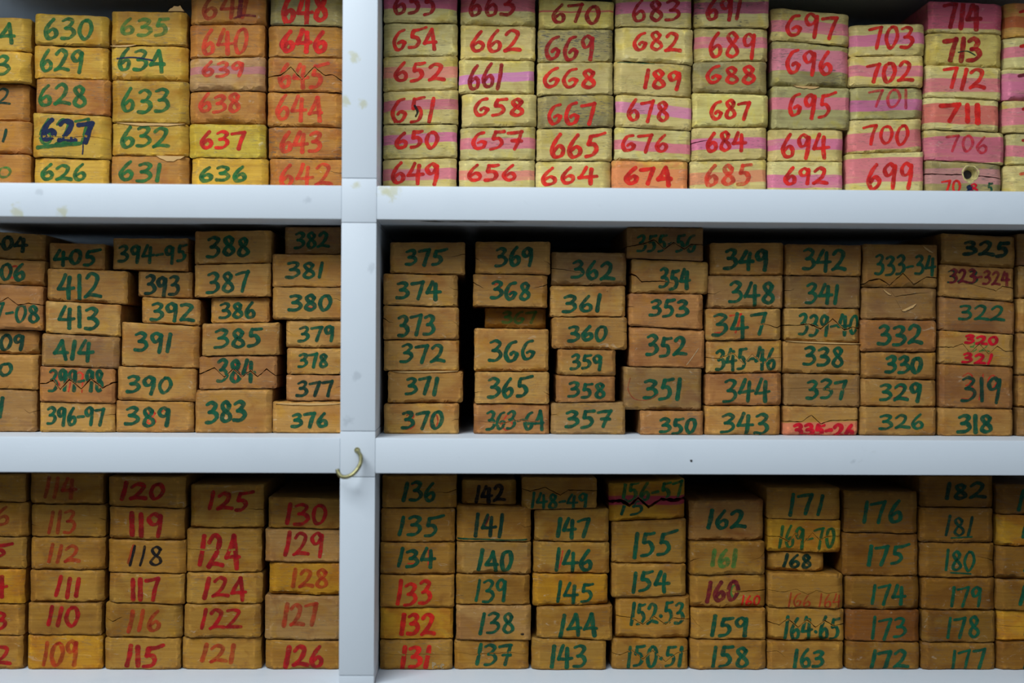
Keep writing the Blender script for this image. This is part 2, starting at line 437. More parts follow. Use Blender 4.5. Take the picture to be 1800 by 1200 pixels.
def write(text, bbox, w, rnd, drape, V, F, skew=0.0, off0=0.00012):
    """text in bbox (x0, x1, ztop, zbottom) in local metres, 'w' stroke width in metres"""
    x0, x1, zt, zb = bbox
    tot = sum(GLYPH[c][0] for c in text) + 0.22*(len(text)-1)
    s = (x1-x0-w)/tot; H = (zt-zb-w); cx = x0+w/2
    off = off0
    for i, c in enumerate(text):
        gw, strokes = GLYPH[c]
        jy = rnd.uniform(-.05, .05); js = rnd.uniform(.93, 1.05); sl = rnd.uniform(-.06, .06)
        if c in '-.': js = 1
        for st in strokes:
            segs = [[]]
            for p in st:
                if p is None: segs.append([])
                else: segs[-1].append(p)
            for sg in segs:
                P = [(cx+(p[0]+(0.5-p[1])*sl+rnd.uniform(-.035, .035))*gw*s,
                      zt-w/2-(0.5+(p[1]-0.5)*js+jy+rnd.uniform(-.02, .02))*H + skew*(cx+p[0]*gw*s-(x0+x1)/2)) for p in sg]
                ribbon(smooth_seg(P, 0.0009), w, rnd, V, F, drape, off)
                off += 0.00001
        cx += (gw+0.22)*s

# ---------------------------------------------------------------- the blocks
def npip(X, Z, poly):
    inside = np.zeros(X.shape, bool)
    n = len(poly)
    for i in range(n):
        x0, z0 = poly[i]; x1, z1 = poly[(i+1) % n]
        if z0 == z1: continue
        c = ((z0 > Z) != (z1 > Z)) & (X < (x1-x0)*(Z-z0)/(z1-z0)+x0)
        inside ^= c
    return inside

def block_shell(quad, rnd, side_w, tb_w, cracks, length=0.16, holes=()):
    """quad: local (x, z) corners bl, br, tr, tl in mm. Returns pieces [(verts, faces, rim)], drape function.
    The front is a height field: worn chamfers along four edges, shallow dents; cracks are cut right through."""
    bl, br, tr, tl = quad
    rad = rnd.uniform(1.6, 3.6)
    ph = [rnd.uniform(0, 6.28) for k in range(12)]
    def wob(t, k): return 0.17*math.sin(t*0.31+ph[k])+0.10*math.sin(t*0.9+ph[k+1])+0.05*math.sin(t*2.3+ph[k-1])
    # outline with rounded corners
    def outline(ins):
        C = [(bl[0]+ins[0], bl[1]+ins[2]), (br[0]-ins[1], br[1]+ins[2]), (tr[0]-ins[1], tr[1]-ins[3]), (tl[0]+ins[0], tl[1]-ins[3])]
        out = []
        for i in range(4):
            p, c, n = C[i-1], C[i], C[(i+1) % 4]
            a = (p[0]-c[0], p[1]-c[1]); b = (n[0]-c[0], n[1]-c[1])
            la, lb = math.hypot(*a), math.hypot(*b); r = min(rad, la*.3, lb*.3)
            A = (c[0]+a[0]/la*r, c[1]+a[1]/la*r); B = (c[0]+b[0]/lb*r, c[1]+b[1]/lb*r)
            for t in (0, .25, .5, .75, 1):
                out.append(((1-t)**2*A[0]+2*t*(1-t)*c[0]+t*t*B[0], (1-t)**2*A[1]+2*t*(1-t)*c[1]+t*t*B[1]))
            # straight run to next corner
            q = (n[0]-b[0]/lb*r, n[1]-b[1]/lb*r); m = int(lb/3.0)
            for k in range(1, m):
                t = k/m; x, z = B[0]+(q[0]-B[0])*t, B[1]+(q[1]-B[1])*t
                nx, nz = b[1]/lb, -b[0]/lb
                d = wob(x+z, i*2)
                out.append((x-nx*(0.30+d), z-nz*(0.30+d)))
        return out
    OUT = outline((0.12, 0.12, 0.05, 0.12))
    wl, wr = side_w; wb, wt = tb_w
    INS = outline((wl, wr, wb, wt))
    def edge_d(x, z):
        # distance to the four sides
        u = (x-bl[0])/(br[0]-bl[0]); v0 = bl[1]+(br[1]-bl[1])*u; v1 = tl[1]+(tr[1]-tl[1])*u
        w_ = (z-bl[1])/(tl[1]-bl[1]); xa = bl[0]+(tl[0]-bl[0])*w_; xb = br[0]+(tr[0]-br[0])*w_
        return x-xa, xb-x, z-v0, v1-z
    def height(x, z):
        d = edge_d(x, z)
        ww = (wl*(1+.18*math.sin(z*.21+ph[8])), wr*(1+.18*math.sin(z*.25+ph[9])),
              wb*(1+.45*math.sin(x*.13+ph[10])+.2*math.sin(x*.5+ph[3])), wt*(1+.45*math.sin(x*.11+ph[11])+.2*math.sin(x*.43+ph[4])))
        k = (0.80, 0.80, 1.1, 1.0); h = 0
        for i in range(4):
            if d[i] < ww[i]:
                t = 1-max(d[i], 0)/ww[i]
                h += ww[i]*k[i]*(0.72*t+0.15*t*t) + 1.4*t**7
        h += 0.12*math.sin(x*.16+ph[5])*math.sin(z*.22+ph[6]) + 0.05*math.sin(x*.6+ph[7])*math.sin(z*.5+ph[2])
        return h
    verts, edges = [], []
    def loop(L):
        s = len(verts); verts.extend(L)
        edges.extend((s+i, s+(i+1) % len(L)) for i in range(len(L)))
    loop(OUT)
    if min(wl, wr, wb, wt) > 0.5: loop(INS)
    polys = []
    for cr, split, wid in cracks:
        P = []
        for i in range(len(cr)-1):
            (ax, az), (bx, bz) = cr[i], cr[i+1]; L = math.hypot(bx-ax, bz-az); m = max(1, int(L/2.2))
            for k in range(m):
                t = k/m; j = 0.0 if (i == 0 and k == 0) else 0.16
                P.append((ax+(bx-ax)*t+rnd.uniform(-j, j), az+(bz-az)*t+rnd.uniform(-j, j)*1.6))
        P.append(cr[-1])
        n = len(P); A, B = [], []
        bx0, bx1 = min(bl[0], tl[0])+0.3, max(br[0], tr[0])-0.3
        for i, p in enumerate(P):
            t = i/(n-1)
            if split: w = wid*rnd.uniform(.55, 1.35)
            else:
                open0 = P[0][0] < bx0 or P[0][0] > bx1; open1 = P[-1][0] < bx0 or P[-1][0] > bx1
                if open0 and not open1: w = wid*(1-t)**.7
                elif open1 and not open0: w = wid*t**.7
                else: w = wid*math.sin(math.pi*min(max(t, .03), .97))**.6
                w = w*rnd.uniform(.8, 1.2)+0.03
            A.append((p[0], p[1]+w/2)); B.append((p[0], p[1]-w/2))
        poly = A+B[::-1]; polys.append(poly); loop(poly)
    for hxm, hzm, hr in holes:
        poly = [(hxm+hr*math.cos(q*math.pi/12), hzm+hr*math.sin(q*math.pi/12)) for q in range(24)]; polys.append(poly); loop(poly)
    gx0, gx1 = min(bl[0], tl[0]), max(br[0], tr[0]); gz0, gz1 = min(bl[1], br[1]), max(tl[1], tr[1])
    nx, nz = max(4, int((gx1-gx0)/3.2)), max(3, int((gz1-gz0)/3.2))
    gp = [(gx0+(i+.5+rnd.uniform(-.2, .2))*(gx1-gx0)/nx, gz0+(j+.5+rnd.uniform(-.2, .2))*(gz1-gz0)/nz) for i in range(nx) for j in range(nz)]
    verts.extend(gp)
    res = delaunay_2d_cdt([Vector(v) for v in verts], edges, [], 0, 1e-4)
    VV = np.array([(v.x, v.y) for v in res[0]]); TT = np.array([tuple(f) for f in res[2]])
    c = VV[TT].mean(axis=1)
    keep = npip(c[:, 0], c[:, 1], OUT)
    for po in polys: keep &= ~npip(c[:, 0], c[:, 1], po)
    TT = TT[keep]
    a = VV[TT]; area2 = (a[:, 1, 0]-a[:, 0, 0])*(a[:, 2, 1]-a[:, 0, 1])-(a[:, 1, 1]-a[:, 0, 1])*(a[:, 2, 0]-a[:, 0, 0])
    TT = TT[np.abs(area2) > 1e-6]
    H = np.array([height(x, z) for x, z in VV])
    # connected pieces (over shared edges)
    par = list(range(len(TT)))
    def find(i):
        while par[i] != i: par[i] = par[par[i]]; i = par[i]
        return i
    em = {}
    for ti, t in enumerate(TT):
        for k in range(3):
            e = (int(min(t[k], t[(k+1) % 3])), int(max(t[k], t[(k+1) % 3])))
            if e in em: par[find(ti)] = find(em[e])
            else: em[e] = ti
    comp = {}
    for ti in range(len(TT)): comp.setdefault(find(ti), []).append(ti)
    groups = [g_ for g_ in comp.values() if len(g_) > 12]
    nsplit = any(s for _c, s, _w in cracks)
    if not nsplit and len(groups) > 1: groups = [sum(groups, [])]
    elif len(groups) > 2:
        groups.sort(key=lambda g_: -len(g_)); groups = groups[:2]
    groups.sort(key=lambda g_: -VV[TT[g_]][:, :, 1].mean())
    allc_v = [(x*.001, h*.001, z*.001) for (x, z), h in zip(VV, H)]
    bvh = BVHTree.FromPolygons(allc_v, [tuple(int(i) for i in t) for t in TT])
    def drape(q):
        hit = bvh.ray_cast(Vector((q[0], -0.05, q[1])), Vector((0, 1, 0)))
        return hit[0].y if hit[0] is not None else None
    pieces = []
    for g_ in groups:
        tri = TT[g_]
        used = sorted(set(int(i) for i in tri.flatten())); mp = {v: i for i, v in enumerate(used)}
        n = len(used)
        V = [allc_v[u] for u in used] + [(allc_v[u][0], length, allc_v[u][2]) for u in used]
        F, cnt = [], {}
        for t in tri:
            t = [mp[int(i)] for i in t]
            ax, az = V[t[0]][0], V[t[0]][2]; bx, bz = V[t[1]][0], V[t[1]][2]; cx, cz = V[t[2]][0], V[t[2]][2]
            if (bx-ax)*(cz-az)-(bz-az)*(cx-ax) < 0: t = [t[0], t[2], t[1]]
            F.append(tuple(t)); F.append((t[0]+n, t[2]+n, t[1]+n))
            for k in range(3):
                e = (t[k], t[(k+1) % 3]); cnt[e] = 1
        for (a_, b_) in list(cnt):
            if (b_, a_) not in cnt: F.append((b_, a_, a_+n, b_+n))
        rim, arr = [], []
        for u in used:
            d = edge_d(*VV[u]); rim.append(max(0.0, 1-max(0, min(d))/1.6))
            e = min(abs(d[i]-q) for i, q in enumerate((wl, wr, wb, wt)))
            ins = all(d[i] > q-0.4 for i, q in enumerate((wl, wr, wb, wt)))
            arr.append(max(0.0, 1-e/0.5) if ins else 0.0)
        pieces.append((V, F, rim+[0.3]*n, arr+[0.0]*n))
    return pieces, drape

# colour families (albedo, sRGB)
YEL = ((190, 150, 60), (180, 132, 46))       # warm yellow, upper left
ORA = ((176, 122, 58), (162, 102, 48))        # orange brown
CRM = ((206, 190, 126), (190, 172, 106))      # pale cream yellow, upper right
GRY = ((168, 156, 102), (138, 128, 88))      # dirty cream
TAN = ((176, 132, 70), (164, 114, 58))       # middle row
TAG = ((154, 116, 68), (140, 100, 62))       # middle row, greyish
BRN = ((166, 116, 66), (148, 98, 56))
OCH = ((164, 120, 50), (148, 102, 40))        # lower row
OCY = ((182, 132, 36), (166, 108, 32))
OCD = ((132, 92, 34), (116, 75, 26))  # darker ochre, lower right; includes light falloff painted into the colour
BRT = ((166, 124, 70), (150, 106, 58))        # dull tan-brown, lower row
ORG = ((204, 158, 84), (206, 132, 78))
PNK = (210, 116, 128); PVI = (208, 112, 142); SAL = (214, 132, 112); RED = (196, 84, 80)

SHELF_Z = {'t': z1t, 'm': z2t, 'b': z3t}
BASE_PX = {'t': 340, 'm': 766, 'b': 1180}
COUNT = {}
AT = {'tl': 'upper left', 'tr': 'upper right', 'ml': 'middle left', 'mr': 'middle right', 'bl': 'lower left', 'br': 'lower right'}
ORD = ['bottom', 'second from the bottom', 'third from the bottom', 'fourth from the bottom', 'fifth from the bottom', 'sixth from the bottom', 'seventh from the bottom']
CNAME = {}
for fam, nm in ((YEL, 'yellow'), (ORA, 'orange-brown'), (CRM, 'cream'), (GRY, 'dirty grey-cream'), (TAN, 'tan'), (TAG, 'greyish tan'),
                (BRN, 'brown'), (OCH, 'ochre'), (OCY, 'golden ochre'), (OCD, 'dark ochre'), (BRT, 'dull tan'), (ORG, 'orange-stained')): CNAME[fam] = nm
LAST = {}
# Each column runs from the top block down. A block: (left, right, top-left y, top-right y, family, writings, extras)
# a writing: (text, ink, x0, x1, y0, y1[, stroke width px[, role]])
def column(comp, blocks, spare=None):
    row = comp[0]; COUNT[comp] = COUNT.get(comp, 0)+1
    base_z = SHELF_Z[row]
    n = len(blocks)
    # the lower piece's top line in world space (x, z pairs)
    line = ((-1, base_z), (1, base_z))
    for i in range(n-1, -1, -1):
        xl, xr, yl, yr, fam, writs = blocks[i][:6]
        ex = blocks[i][6] if len(blocks[i]) > 6 else {}
        key = writs[0][0]+str(int(xl)) if writs else comp+str(i)+str(int(xl))
        rnd = random.Random(key+'b')
        Y = REC + rnd.uniform(0, 0.004) + ex.get('back', 0)
        ym = (yl+yr)/2
        nxt_y = BASE_PX[row] if i == n-1 else (blocks[i+1][2]+blocks[i+1][3])/2
        a = U(xl, (ym+nxt_y)/2, Y)[0]; b = U(xr, (ym+nxt_y)/2, Y)[0]
        if comp[1] == 'r': a = max(a, pxr+0.0012)
        else: b = min(b, pxl-0.0012)
        zl = U(xl, yl, Y)[1]; zr = U(xr, yr, Y)[1]
        def lz(x): return line[0][1]+(line[1][1]-line[0][1])*(x-line[0][0])/(line[1][0]-line[0][0])
        ba, bb = lz(a)+0.0001, lz(b)+0.0001
        cx = (a+b)/2; z0 = min(ba, bb)
        quad = [((a-cx)*1e3, (ba-z0)*1e3), ((b-cx)*1e3, (bb-z0)*1e3), ((b-cx)*1e3, (zr-z0)*1e3), ((a-cx)*1e3, (zl-z0)*1e3)]
        line = ((a, zl), (b, zr))
        def loc(px, py):
            x, z = U(px, py, Y); return x-cx, z-z0
        cracks = []
        for pts, split, wid in ex.get('cracks', ()):
            P = [tuple(v*1e3 for v in loc(*p)) for p in pts]
            if split:
                P = [(quad[0][0]-3, P[0][1])]+P+[(quad[1][0]+3, P[-1][1])] if P[0][0] > quad[0][0]-3 else P
            else:
                if pts[0][0] <= xl+3: P = [(quad[0][0]-2, P[0][1])]+P
                if pts[-1][0] >= xr-3: P = P+[(quad[1][0]+2, P[-1][1])]
            cracks.append((P, split, wid*0.78))
        sw = {'t': (4.5, 8.5), 'm': (2.4, 5.2), 'b': (3.0, 7.0)}[row]
        if comp == 'tr': sw = (3.5, 8.5)
        side = (rnd.uniform(*sw), rnd.uniform(*sw))
        tb = (rnd.choice((rnd.uniform(1.0, 1.8), rnd.uniform(1.0, 1.8), rnd.uniform(2.0, 3.6))), rnd.choice((rnd.uniform(.8, 1.5), rnd.uniform(1.2, 2.4))))
        tb = (ex.get('bw', tb[0]), ex.get('tw', tb[1]))
        pieces, drape = block_shell(quad, rnd, side, tb, cracks, ex.get('len', 0.16),
                                     [(loc(*ex['hole'][:2])[0]*1e3, loc(*ex['hole'][:2])[1]*1e3, ex['hole'][2]*1e3)] if 'hole' in ex else ())
        f = rnd.uniform(0.88, 1.10)
        if row == 'm' and xl > 1370: f *= 0.86  # right-hand middle stacks darkened: light falloff painted into the wood colour
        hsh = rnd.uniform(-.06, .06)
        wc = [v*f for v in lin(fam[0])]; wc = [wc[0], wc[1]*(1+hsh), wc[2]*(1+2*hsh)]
        pc = [v*f for v in lin(fam[1])]
        off = (rnd.uniform(0, 9), rnd.uniform(0, 9), rnd.uniform(0, 9))
        st = ex.get('stripe'); 
        if st:
            (y0l, y0r, y1l, y1r, scol) = st
            zl0 = (loc(xl, y0l)[1]+loc(xr, y0r)[1])/2; zl1 = (loc(xl, y1l)[1]+loc(xr, y1r)[1])/2
            sl = ((loc(xr, y0r)[1]-loc(xl, y0l)[1])+(loc(xr, y1r)[1]-loc(xl, y1l)[1]))/2/(b-a)
            band = (zl1, zl0, sl); scl = lin(scol)
        else: band = (5.0, 5.1, 0.0); scl = (0, 0, 0)
        def props(o):
            o['wood_colour'] = wc; o['patch_colour'] = pc; o['grain_offset'] = off
            o['stripe_band'] = band; o['stripe_colour'] = list(scl); o['grime_amount'] = float(ex.get('grime', 0.25 if row != 't' else 0.35))
        def piece_obj(name, pc_, parent, loc_):
            V, F, rim, arr = pc_
            o = mesh_obj(name, V, F, WOOD, parent, 27, loc_)
            at = o.data.attributes.new('rim_wear', 'FLOAT', 'POINT'); at.data.foreach_set('value', rim)
            at = o.data.attributes.new('arris', 'FLOAT', 'POINT'); at.data.foreach_set('value', arr)
            props(o); return o
        if len(pieces) == 2:
            root = bpy.data.objects.new('wooden_block', None); COL.objects.link(root); root.location = (cx, Y, z0)
            piece_obj('upper_half', pieces[0], root, (0, 0, 0)); piece_obj('lower_half', pieces[1], root, (0, 0, 0))
        else:
            root = piece_obj('wooden_block', pieces[0], None, (cx, Y, z0))
        # writing
        main = None
        for k, wr in enumerate(writs):
            text, ink, x0, x1, y0, y1 = wr[:6]
            wpx = wr[6] if len(wr) > 6 else {'t': 7.4, 'm': 7.2, 'b': 7.4}[row]
            p0 = loc(x0, y0); p1 = loc(x1, y1)
            V, F = [], []
            sk = (zr-zl)/(b-a)*0.8
            write(text, (p0[0], p1[0], p0[1], p1[1]), wpx*0.00047, random.Random(key+text+str(k)), drape, V, F, sk, 0.00008 if (len(wr) > 7 and wr[7] == 'older_number') else 0.00040 if k else 0.00028)
            if not F: continue
            nm = wr[7] if len(wr) > 7 else ('handwritten_number' if main is None else 'second_number')
            if main is None: main = k
            o = mesh_obj(nm, V, F, INK[ink], root, None)
            o['grain_offset'] = off
            if nm != 'handwritten_number': o['label'] = INK_NAME[ink]+' marker strokes'
        for k, (ink, pts, wpx) in enumerate(ex.get('lines', ())):
            V, F = [], []
            ribbon(smooth_seg([loc(*p) for p in pts], 0.0009), wpx*0.0005, rnd, V, F, drape, 0.0004)
            if F:
                o = mesh_obj('marker_line', V, F, INK[ink], root, None); o['grain_offset'] = off; o['label'] = INK_NAME[ink]+' marker line'
        if 'hole' in ex:
            hx_, hy_, hr = ex['hole']
            px_, pz_ = loc(hx_, hy_)
            m = 24; V, F = [], []
            # ragged pale rim, then a cup with a paler lower lip and a dark floor
            for ring, (rr, yy) in enumerate(((1.32, 0.0001), (1.16, -0.0005), (1.0, -0.0001), (0.985, 0.0030), (0.62, 0.0085))):
                for q in range(m):
                    an = 2*math.pi*q/m; r2 = hr*rr*(1+(.08*math.sin(3*an+ring)+.05*math.sin(7*an) if ring < 2 else 0))
                    V.append((px_+r2*math.cos(an), yy+0.0002, pz_+r2*math.sin(an)))
            for ring in range(4):
                for q in range(m): F.append((ring*m+q, ring*m+(q+1) % m, (ring+1)*m+(q+1) % m, (ring+1)*m+q))
            mesh_obj('knot_hole_rim', V, F, HOLE, root, 50)
            mesh_obj('knot_hole_floor', V[4*m:], [tuple(range(m))], RUST, root, 50)
        for (sx0, sy0, sx1, sy1, sd) in ex.get('torn', ()):
            p0 = loc(sx0, sy0); p1 = loc(sx1, sy1); m = 9; V, F = [], []
            for q in range(m):
                t = q/(m-1); x = p0[0]+(p1[0]-p0[0])*t; z = p0[1]+(p1[1]-p0[1])*t
                hh = sd*0.0005*math.sin(math.pi*t)**.6*rnd.uniform(.6, 1.1)+1e-5
                V += [(x, -0.0006, z+0.0002), (x, -0.0010, z-hh), (x, 0.003, z+0.0002)]
            for q in range(m-1): F += [(3*q, 3*q+1, 3*q+4, 3*q+3), (3*q+2, 3*q, 3*q+3, 3*q+5), (3*q+1, 3*q+2, 3*q+5, 3*q+4)]
            o = mesh_obj('torn_sliver', V, F, TORN, root, None); o['label'] = 'pale torn sliver on the edge'
        # words
        root['category'] = 'block'
        root['group'] = 'numbered blocks on the '+AT[comp]+' shelf'
        where = ORD[n-1-i] if i > 0 else 'topmost'
        root['label'] = label_for(fam, writs, ex, comp, where, st, len(pieces) == 2, spare)

def tidy(t):
    for a, b in (('G', '6'), ('A', '4'), ('S', '5'), ('Z', '2'), ('J', '7'), ('I', '1'), ('U', '1')): t = t.replace(a, b)
    return t
NTH = ['first', 'second', 'third', 'fourth', 'fifth', 'sixth', 'seventh', 'eighth', 'ninth']
UP = ['bottom one', 'second up', 'third up', 'fourth up', 'fifth up', 'sixth up', 'seventh up']
STACKS = {'tl': 5, 'ml': 5, 'bl': 5, 'tr': 9, 'mr': 9, 'br': 9}
def label_for(fam, writs, ex, comp, where, st, split, spare):
    c = CNAME.get(fam) or ('ochre' if comp[0] == 'b' else 'yellow' if comp == 'tl' else 'cream')
    if 'say' in ex: return ex['say']
    ci = COUNT[comp]
    nth = NTH[ci-1] if comp[1] == 'r' else NTH[STACKS[comp]-ci]
    side = 'right' if comp[1] == 'r' else 'left'
    shelf = {'t': 'upper', 'm': 'middle', 'b': 'lower'}[comp[0]]
    up = UP[ORD.index(where)] if where in ORD else 'topmost'
    k = ('split ' if split else 'pink-striped ' if st else '')
    if not writs: return f"{k}{c} unnumbered block, {up}, {shelf} shelf, {nth} stack {side} of upright"
    return f"{k}{c} block marked {tidy(writs[0][0])}, {up}, {shelf} shelf, {nth} stack {side} of upright"

# -------- upper left compartment
column('tl', [
 (-84, 53, 28, 31, YEL, [('62A', 'y', -62, 29, 38, 77)]),
 (-84, 52, 87, 90, YEL, [('623', 'y', -64, 20, 93, 134)]),
 (-84, 51, 144, 148, ORA, [('622', 'b', -64, 20, 153, 187, 5)], {'back': .006}),
 (-84, 53, 211, 213, ORA, [('62I', 'b', -64, 15, 225, 252, 5)]),
 (-84, 52, 270, 271, ORA, [('620', 'l', -64, 21, 290, 314, 5)])], 'left')
column('tl', [
 (59, 190, 22, 28, YEL, [('630', 'y', 75, 166, 30, 72)]),
 (58, 190, 79, 84, YEL, [('629', 'y', 68, 150, 86, 130)]),
 (60, 193, 136, 140, ORA, [('628', 'y', 65, 154, 146, 188)], {'tw': 2}),
 (55, 193, 197, 204, YEL, [('627', 'n', 70, 168, 208, 253, 9.5), ('627', 'y', 66, 160, 206, 256, 6, 'older_number')],
   {'cracks': [(((55, 241), (80, 239), (120, 242), (150, 239), (193, 244)), False, .5)], 'lines': [('y', ((66, 259), (95, 256), (140, 252)), 8), ('n', ((146, 250), (146, 262), (145, 271)), 2)]}),
 (57, 191, 276, 280, YEL, [('626', 'y', 70, 154, 286, 320)])])
column('tl', [
 (194, 328, 19, 21, YEL, [('635', 'l', 209, 300, 29, 66)], {'torn': [(296, 20, 324, 20, -12)]}),
 (194, 330, 79, 82, YEL, [('63A', 'y', 205, 292, 85, 128)], {'torn': [(194, 81, 240, 79, 3)], 'lines': [('n', ((206, 103), (235, 101), (268, 106)), 3)]}),
 (195, 331, 140, 143, YEL, [('633', 'y', 211, 300, 153, 200)]),
 (195, 331, 215, 218, YEL, [('632', 'y', 210, 300, 220, 261)], {'torn': [(205, 216, 325, 218, 5)]}),
 (193, 331, 273, 275, ORA, [('63I', 'y', 208, 286, 282, 321)], {'torn': [(275, 274, 324, 275, 10)]})])
column('tl', [
 (334, 467, -14, -14, ORA, [('641', 'f', 353, 440, -10, 35), ('I', 'm', 415, 430, -10, 32, 9, 'second_stroke')], {'lines': [('m', ((412, 32), (428, 27), (448, 28)), 5)]}),
 (332, 465, 43, 43, ORA, [('640', 'o', 353, 438, 47, 97)]),
 (331, 466, 102, 99, ((186, 146, 96), (172, 128, 84)), [('639', 'o', 353, 431, 106, 137)], {'stripe': (117, 117, 132, 128, (176, 112, 108)), 'bw': 3.5}),
 (332, 466, 160, 160, ORA, [('638', 'o', 348, 425, 163, 200)], {'bw': 4.5}),
 (331, 467, 217, 218, ((196, 172, 66), (184, 152, 52)), [('637', 'r', 350, 434, 227, 264), ('3', 'y', 382, 402, 230, 262, 5, 'older_number')]),
 (335, 471, 277, 279, ((194, 156, 60), (184, 140, 48)), [('636', 'y', 348, 436, 290, 321)])])
column('tl', [
 (474, 607, -14, -14, GRY, [('648', 'r', 493, 578, -12, 43, 9)]),
 (470, 607, 44, 47, ORA, [('646', 'r', 492, 577, 50, 94, 9), ('646', 'd', 490, 575, 54, 90, 4, 'older_number')]),
 (470, 607, 100, 102, ORA, [('64S', 'o', 487, 572, 111, 158, 8)], {'cracks': [(((474, 134), (494, 132), (511, 118), (531, 140), (552, 117), (572, 133), (584, 131), (600, 141)), True, 1.3)]}),
 (469, 607, 161, 163, ORA, [('64A', 'o', 483, 570, 167, 215)], {'bw': 2.6, 'tw': 2.4}),
 (470, 607, 222, 224, ORA, [('643', 'o', 490, 568, 229, 272, 8.5)], {'tw': 1.8, 'grime': .6}),
 (472, 607, 278, 280, ORA, [('642', 'o', 489, 586, 286, 330)], {'cracks': [(((577, 299), (587, 303), (609, 305)), False, .9)]})])
# -------- upper right compartment
S = 'stripe'
column('tr', [
 (673, 804, -20, -19, CRM, [('655', 'd', 689, 770, -18, 28, 8)], {S: (-8, -8, 13, 17, (190, 90, 120))}),
 (673, 805, 40, 42, CRM, [('GSA', 'r', 689, 771, 48, 90)]),
 (673, 805, 100, 98, CRM, [('652', 'r', 690, 784, 107, 145)], {S: (119, 116, 138, 136, SAL), 'bw': 2.0}),
 (673, 806, 161, 157, CRM, [('G51', 'r', 686, 767, 168, 218)], {S: (180, 172, 194, 194, PNK), 'lines': [('k', ((729, 186), (734, 196), (731, 204)), 4)]}),
 (673, 804, 219, 218, CRM, [('650', 'r', 692, 773, 228, 263)], {S: (240, 232, 257, 249, PVI)}),
 (671, 803, 280, 277, CRM, [('649', 'r', 686, 775, 283, 326)], {S: (298, 295, 317, 316, PNK), 'grime': .2})])
column('tr', [
 (809, 942, -20, -20, CRM, [('663', 'd', 822, 907, -14, 31)], {S: (-4, -4, 20, 20, (196, 96, 112))}),
 (809, 942, 43, 46, CRM, [('662', 'r', 825, 918, 51, 95)], {'bw': 2}),
 (806, 940, 104, 106, ((206, 194, 128), (192, 176, 108)), [('661', 'd', 821, 886, 110, 158)], {S: (134, 124, 149, 142, (206, 128, 170)), 'bw': 2.4, 'grime': .15}),
 (811, 944, 164, 165, CRM, [('G58', 'r', 831, 924, 170, 207)], {'bw': 2.6, 'grime': .15}),
 (808, 942, 224, 222, CRM, [('G5J', 'r', 827, 922, 229, 266)], {S: (242, 243, 262, 262, PNK)}),
 (806, 941, 281, 281, CRM, [('656', 'r', 819, 911, 287, 321)], {S: (300, 300, 317, 317, SAL)})])
column('tr', [
 (947, 1080, -3, 3, ((206, 186, 104), (192, 170, 96)), [('670', 'd', 968, 1057, 5, 43)], {S: (18, 19, 22, 21, RED)}),
 (945, 1078, 51, 51, GRY, [('GG9', 'd', 957, 1048, 60, 108)], {'grime': 1.0}),
 (944, 1078, 110, 109, CRM, [('GG8', 'r', 954, 1050, 117, 158)], {'grime': .15}),
 (945, 1080, 168, 166, GRY, [('GG7', 'r', 961, 1050, 177, 221)], {'grime': .7}),
 (943, 1077, 226, 223, CRM, [('66S', 'r', 965, 1058, 234, 281, 8)]),
 (941, 1075, 284, 283, CRM, [('664', 'r', 949, 1051, 291, 326)], {'grime': .15})])
column('tr', [
 (1082, 1217, -20, -20, CRM, [('683', 'd', 1109, 1198, -2, 40, 7)], {S: (3, 3, 24, 22, PVI)}),
 (1082, 1220, 46, 50, CRM, [('G82', 'r', 1111, 1198, 54, 92)], {'bw': 3.0, 'grime': .12}),
 (1079, 1217, 107, 114, CRM, [('I89', 'r', 1129, 1200, 120, 158)], {'lines': [('g', ((1085, 109), (1110, 110), (1150, 112)), 1.4)]}),
 (1082, 1217, 165, 172, CRM, [('678', 'r', 1100, 1178, 174, 216)], {S: (177, 189, 196, 209, (212, 130, 158))}),
 (1080, 1215, 223, 230, CRM, [('G76', 'r', 1090, 1177, 233, 269)], {S: (245, 254, 263, 270, PNK)}),
 (1075, 1210, 281, 284, ORG, [('67A', 'r', 1096, 1184, 291, 328, 9)], {S: (296, 296, 335, 335, (216, 134, 84))})])
column('tr', [
 (1221, 1353, -20, -20, CRM, [('691', 'd', 1239, 1306, -4, 37)], {S: (3, 3, 24, 23, (186, 96, 120)), 'grime': .8}),
 (1221, 1351, 48, 50, CRM, [('689', 'r', 1243, 1332, 56, 106)], {S: (65, 66, 85, 85, PNK)}),
 (1219, 1350, 108, 107, GRY, [('G88', 'r', 1239, 1331, 114, 150)], {'bw': 2.6}),
 (1217, 1352, 162, 166, ((206, 192, 118), (192, 176, 102)), [('G87', 'r', 1246, 1321, 174, 212)], {'bw': 2.6, 'grime': .12}),
 (1216, 1349, 224, 223, CRM, [('684', 'r', 1239, 1313, 229, 268)], {S: (244, 241, 264, 261, PVI), 'cracks': [(((1214, 252), (1235, 248), (1252, 246)), False, 1.6)]}),
 (1213, 1348, 283, 280, CRM, [('685', 'o', 1236, 1324, 287, 330, 8)], {S: (304, 300, 325, 320, (208, 136, 96))})])
column('tr', [
 (1357, 1495, 12, 25, CRM, [('G97', 'r', 1380, 1475, 23, 68)], {S: (33, 44, 55, 64, PNK)}),
 (1358, 1494, 70, 82, GRY, [('G96', 'r', 1380, 1465, 86, 134)], {S: (84, 90, 122, 128, (202, 118, 132)), 'grime': .6}),
 (1357, 1495, 150, 154, GRY, [('G9S', 'r', 1384, 1464, 162, 208)], {S: (170, 173, 193, 193, PNK), 'torn': [(1395, 151, 1440, 153, 5)]}),
 (1351, 1484, 227, 228, CRM, [('694', 'r', 1371, 1459, 233, 280)], {S: (245, 243, 265, 262, PVI), 'grime': .12}),
 (1349, 1483, 283, 284, CRM, [('692', 'r', 1376, 1457, 292, 326)], {S: (306, 308, 328, 332, PVI)})])
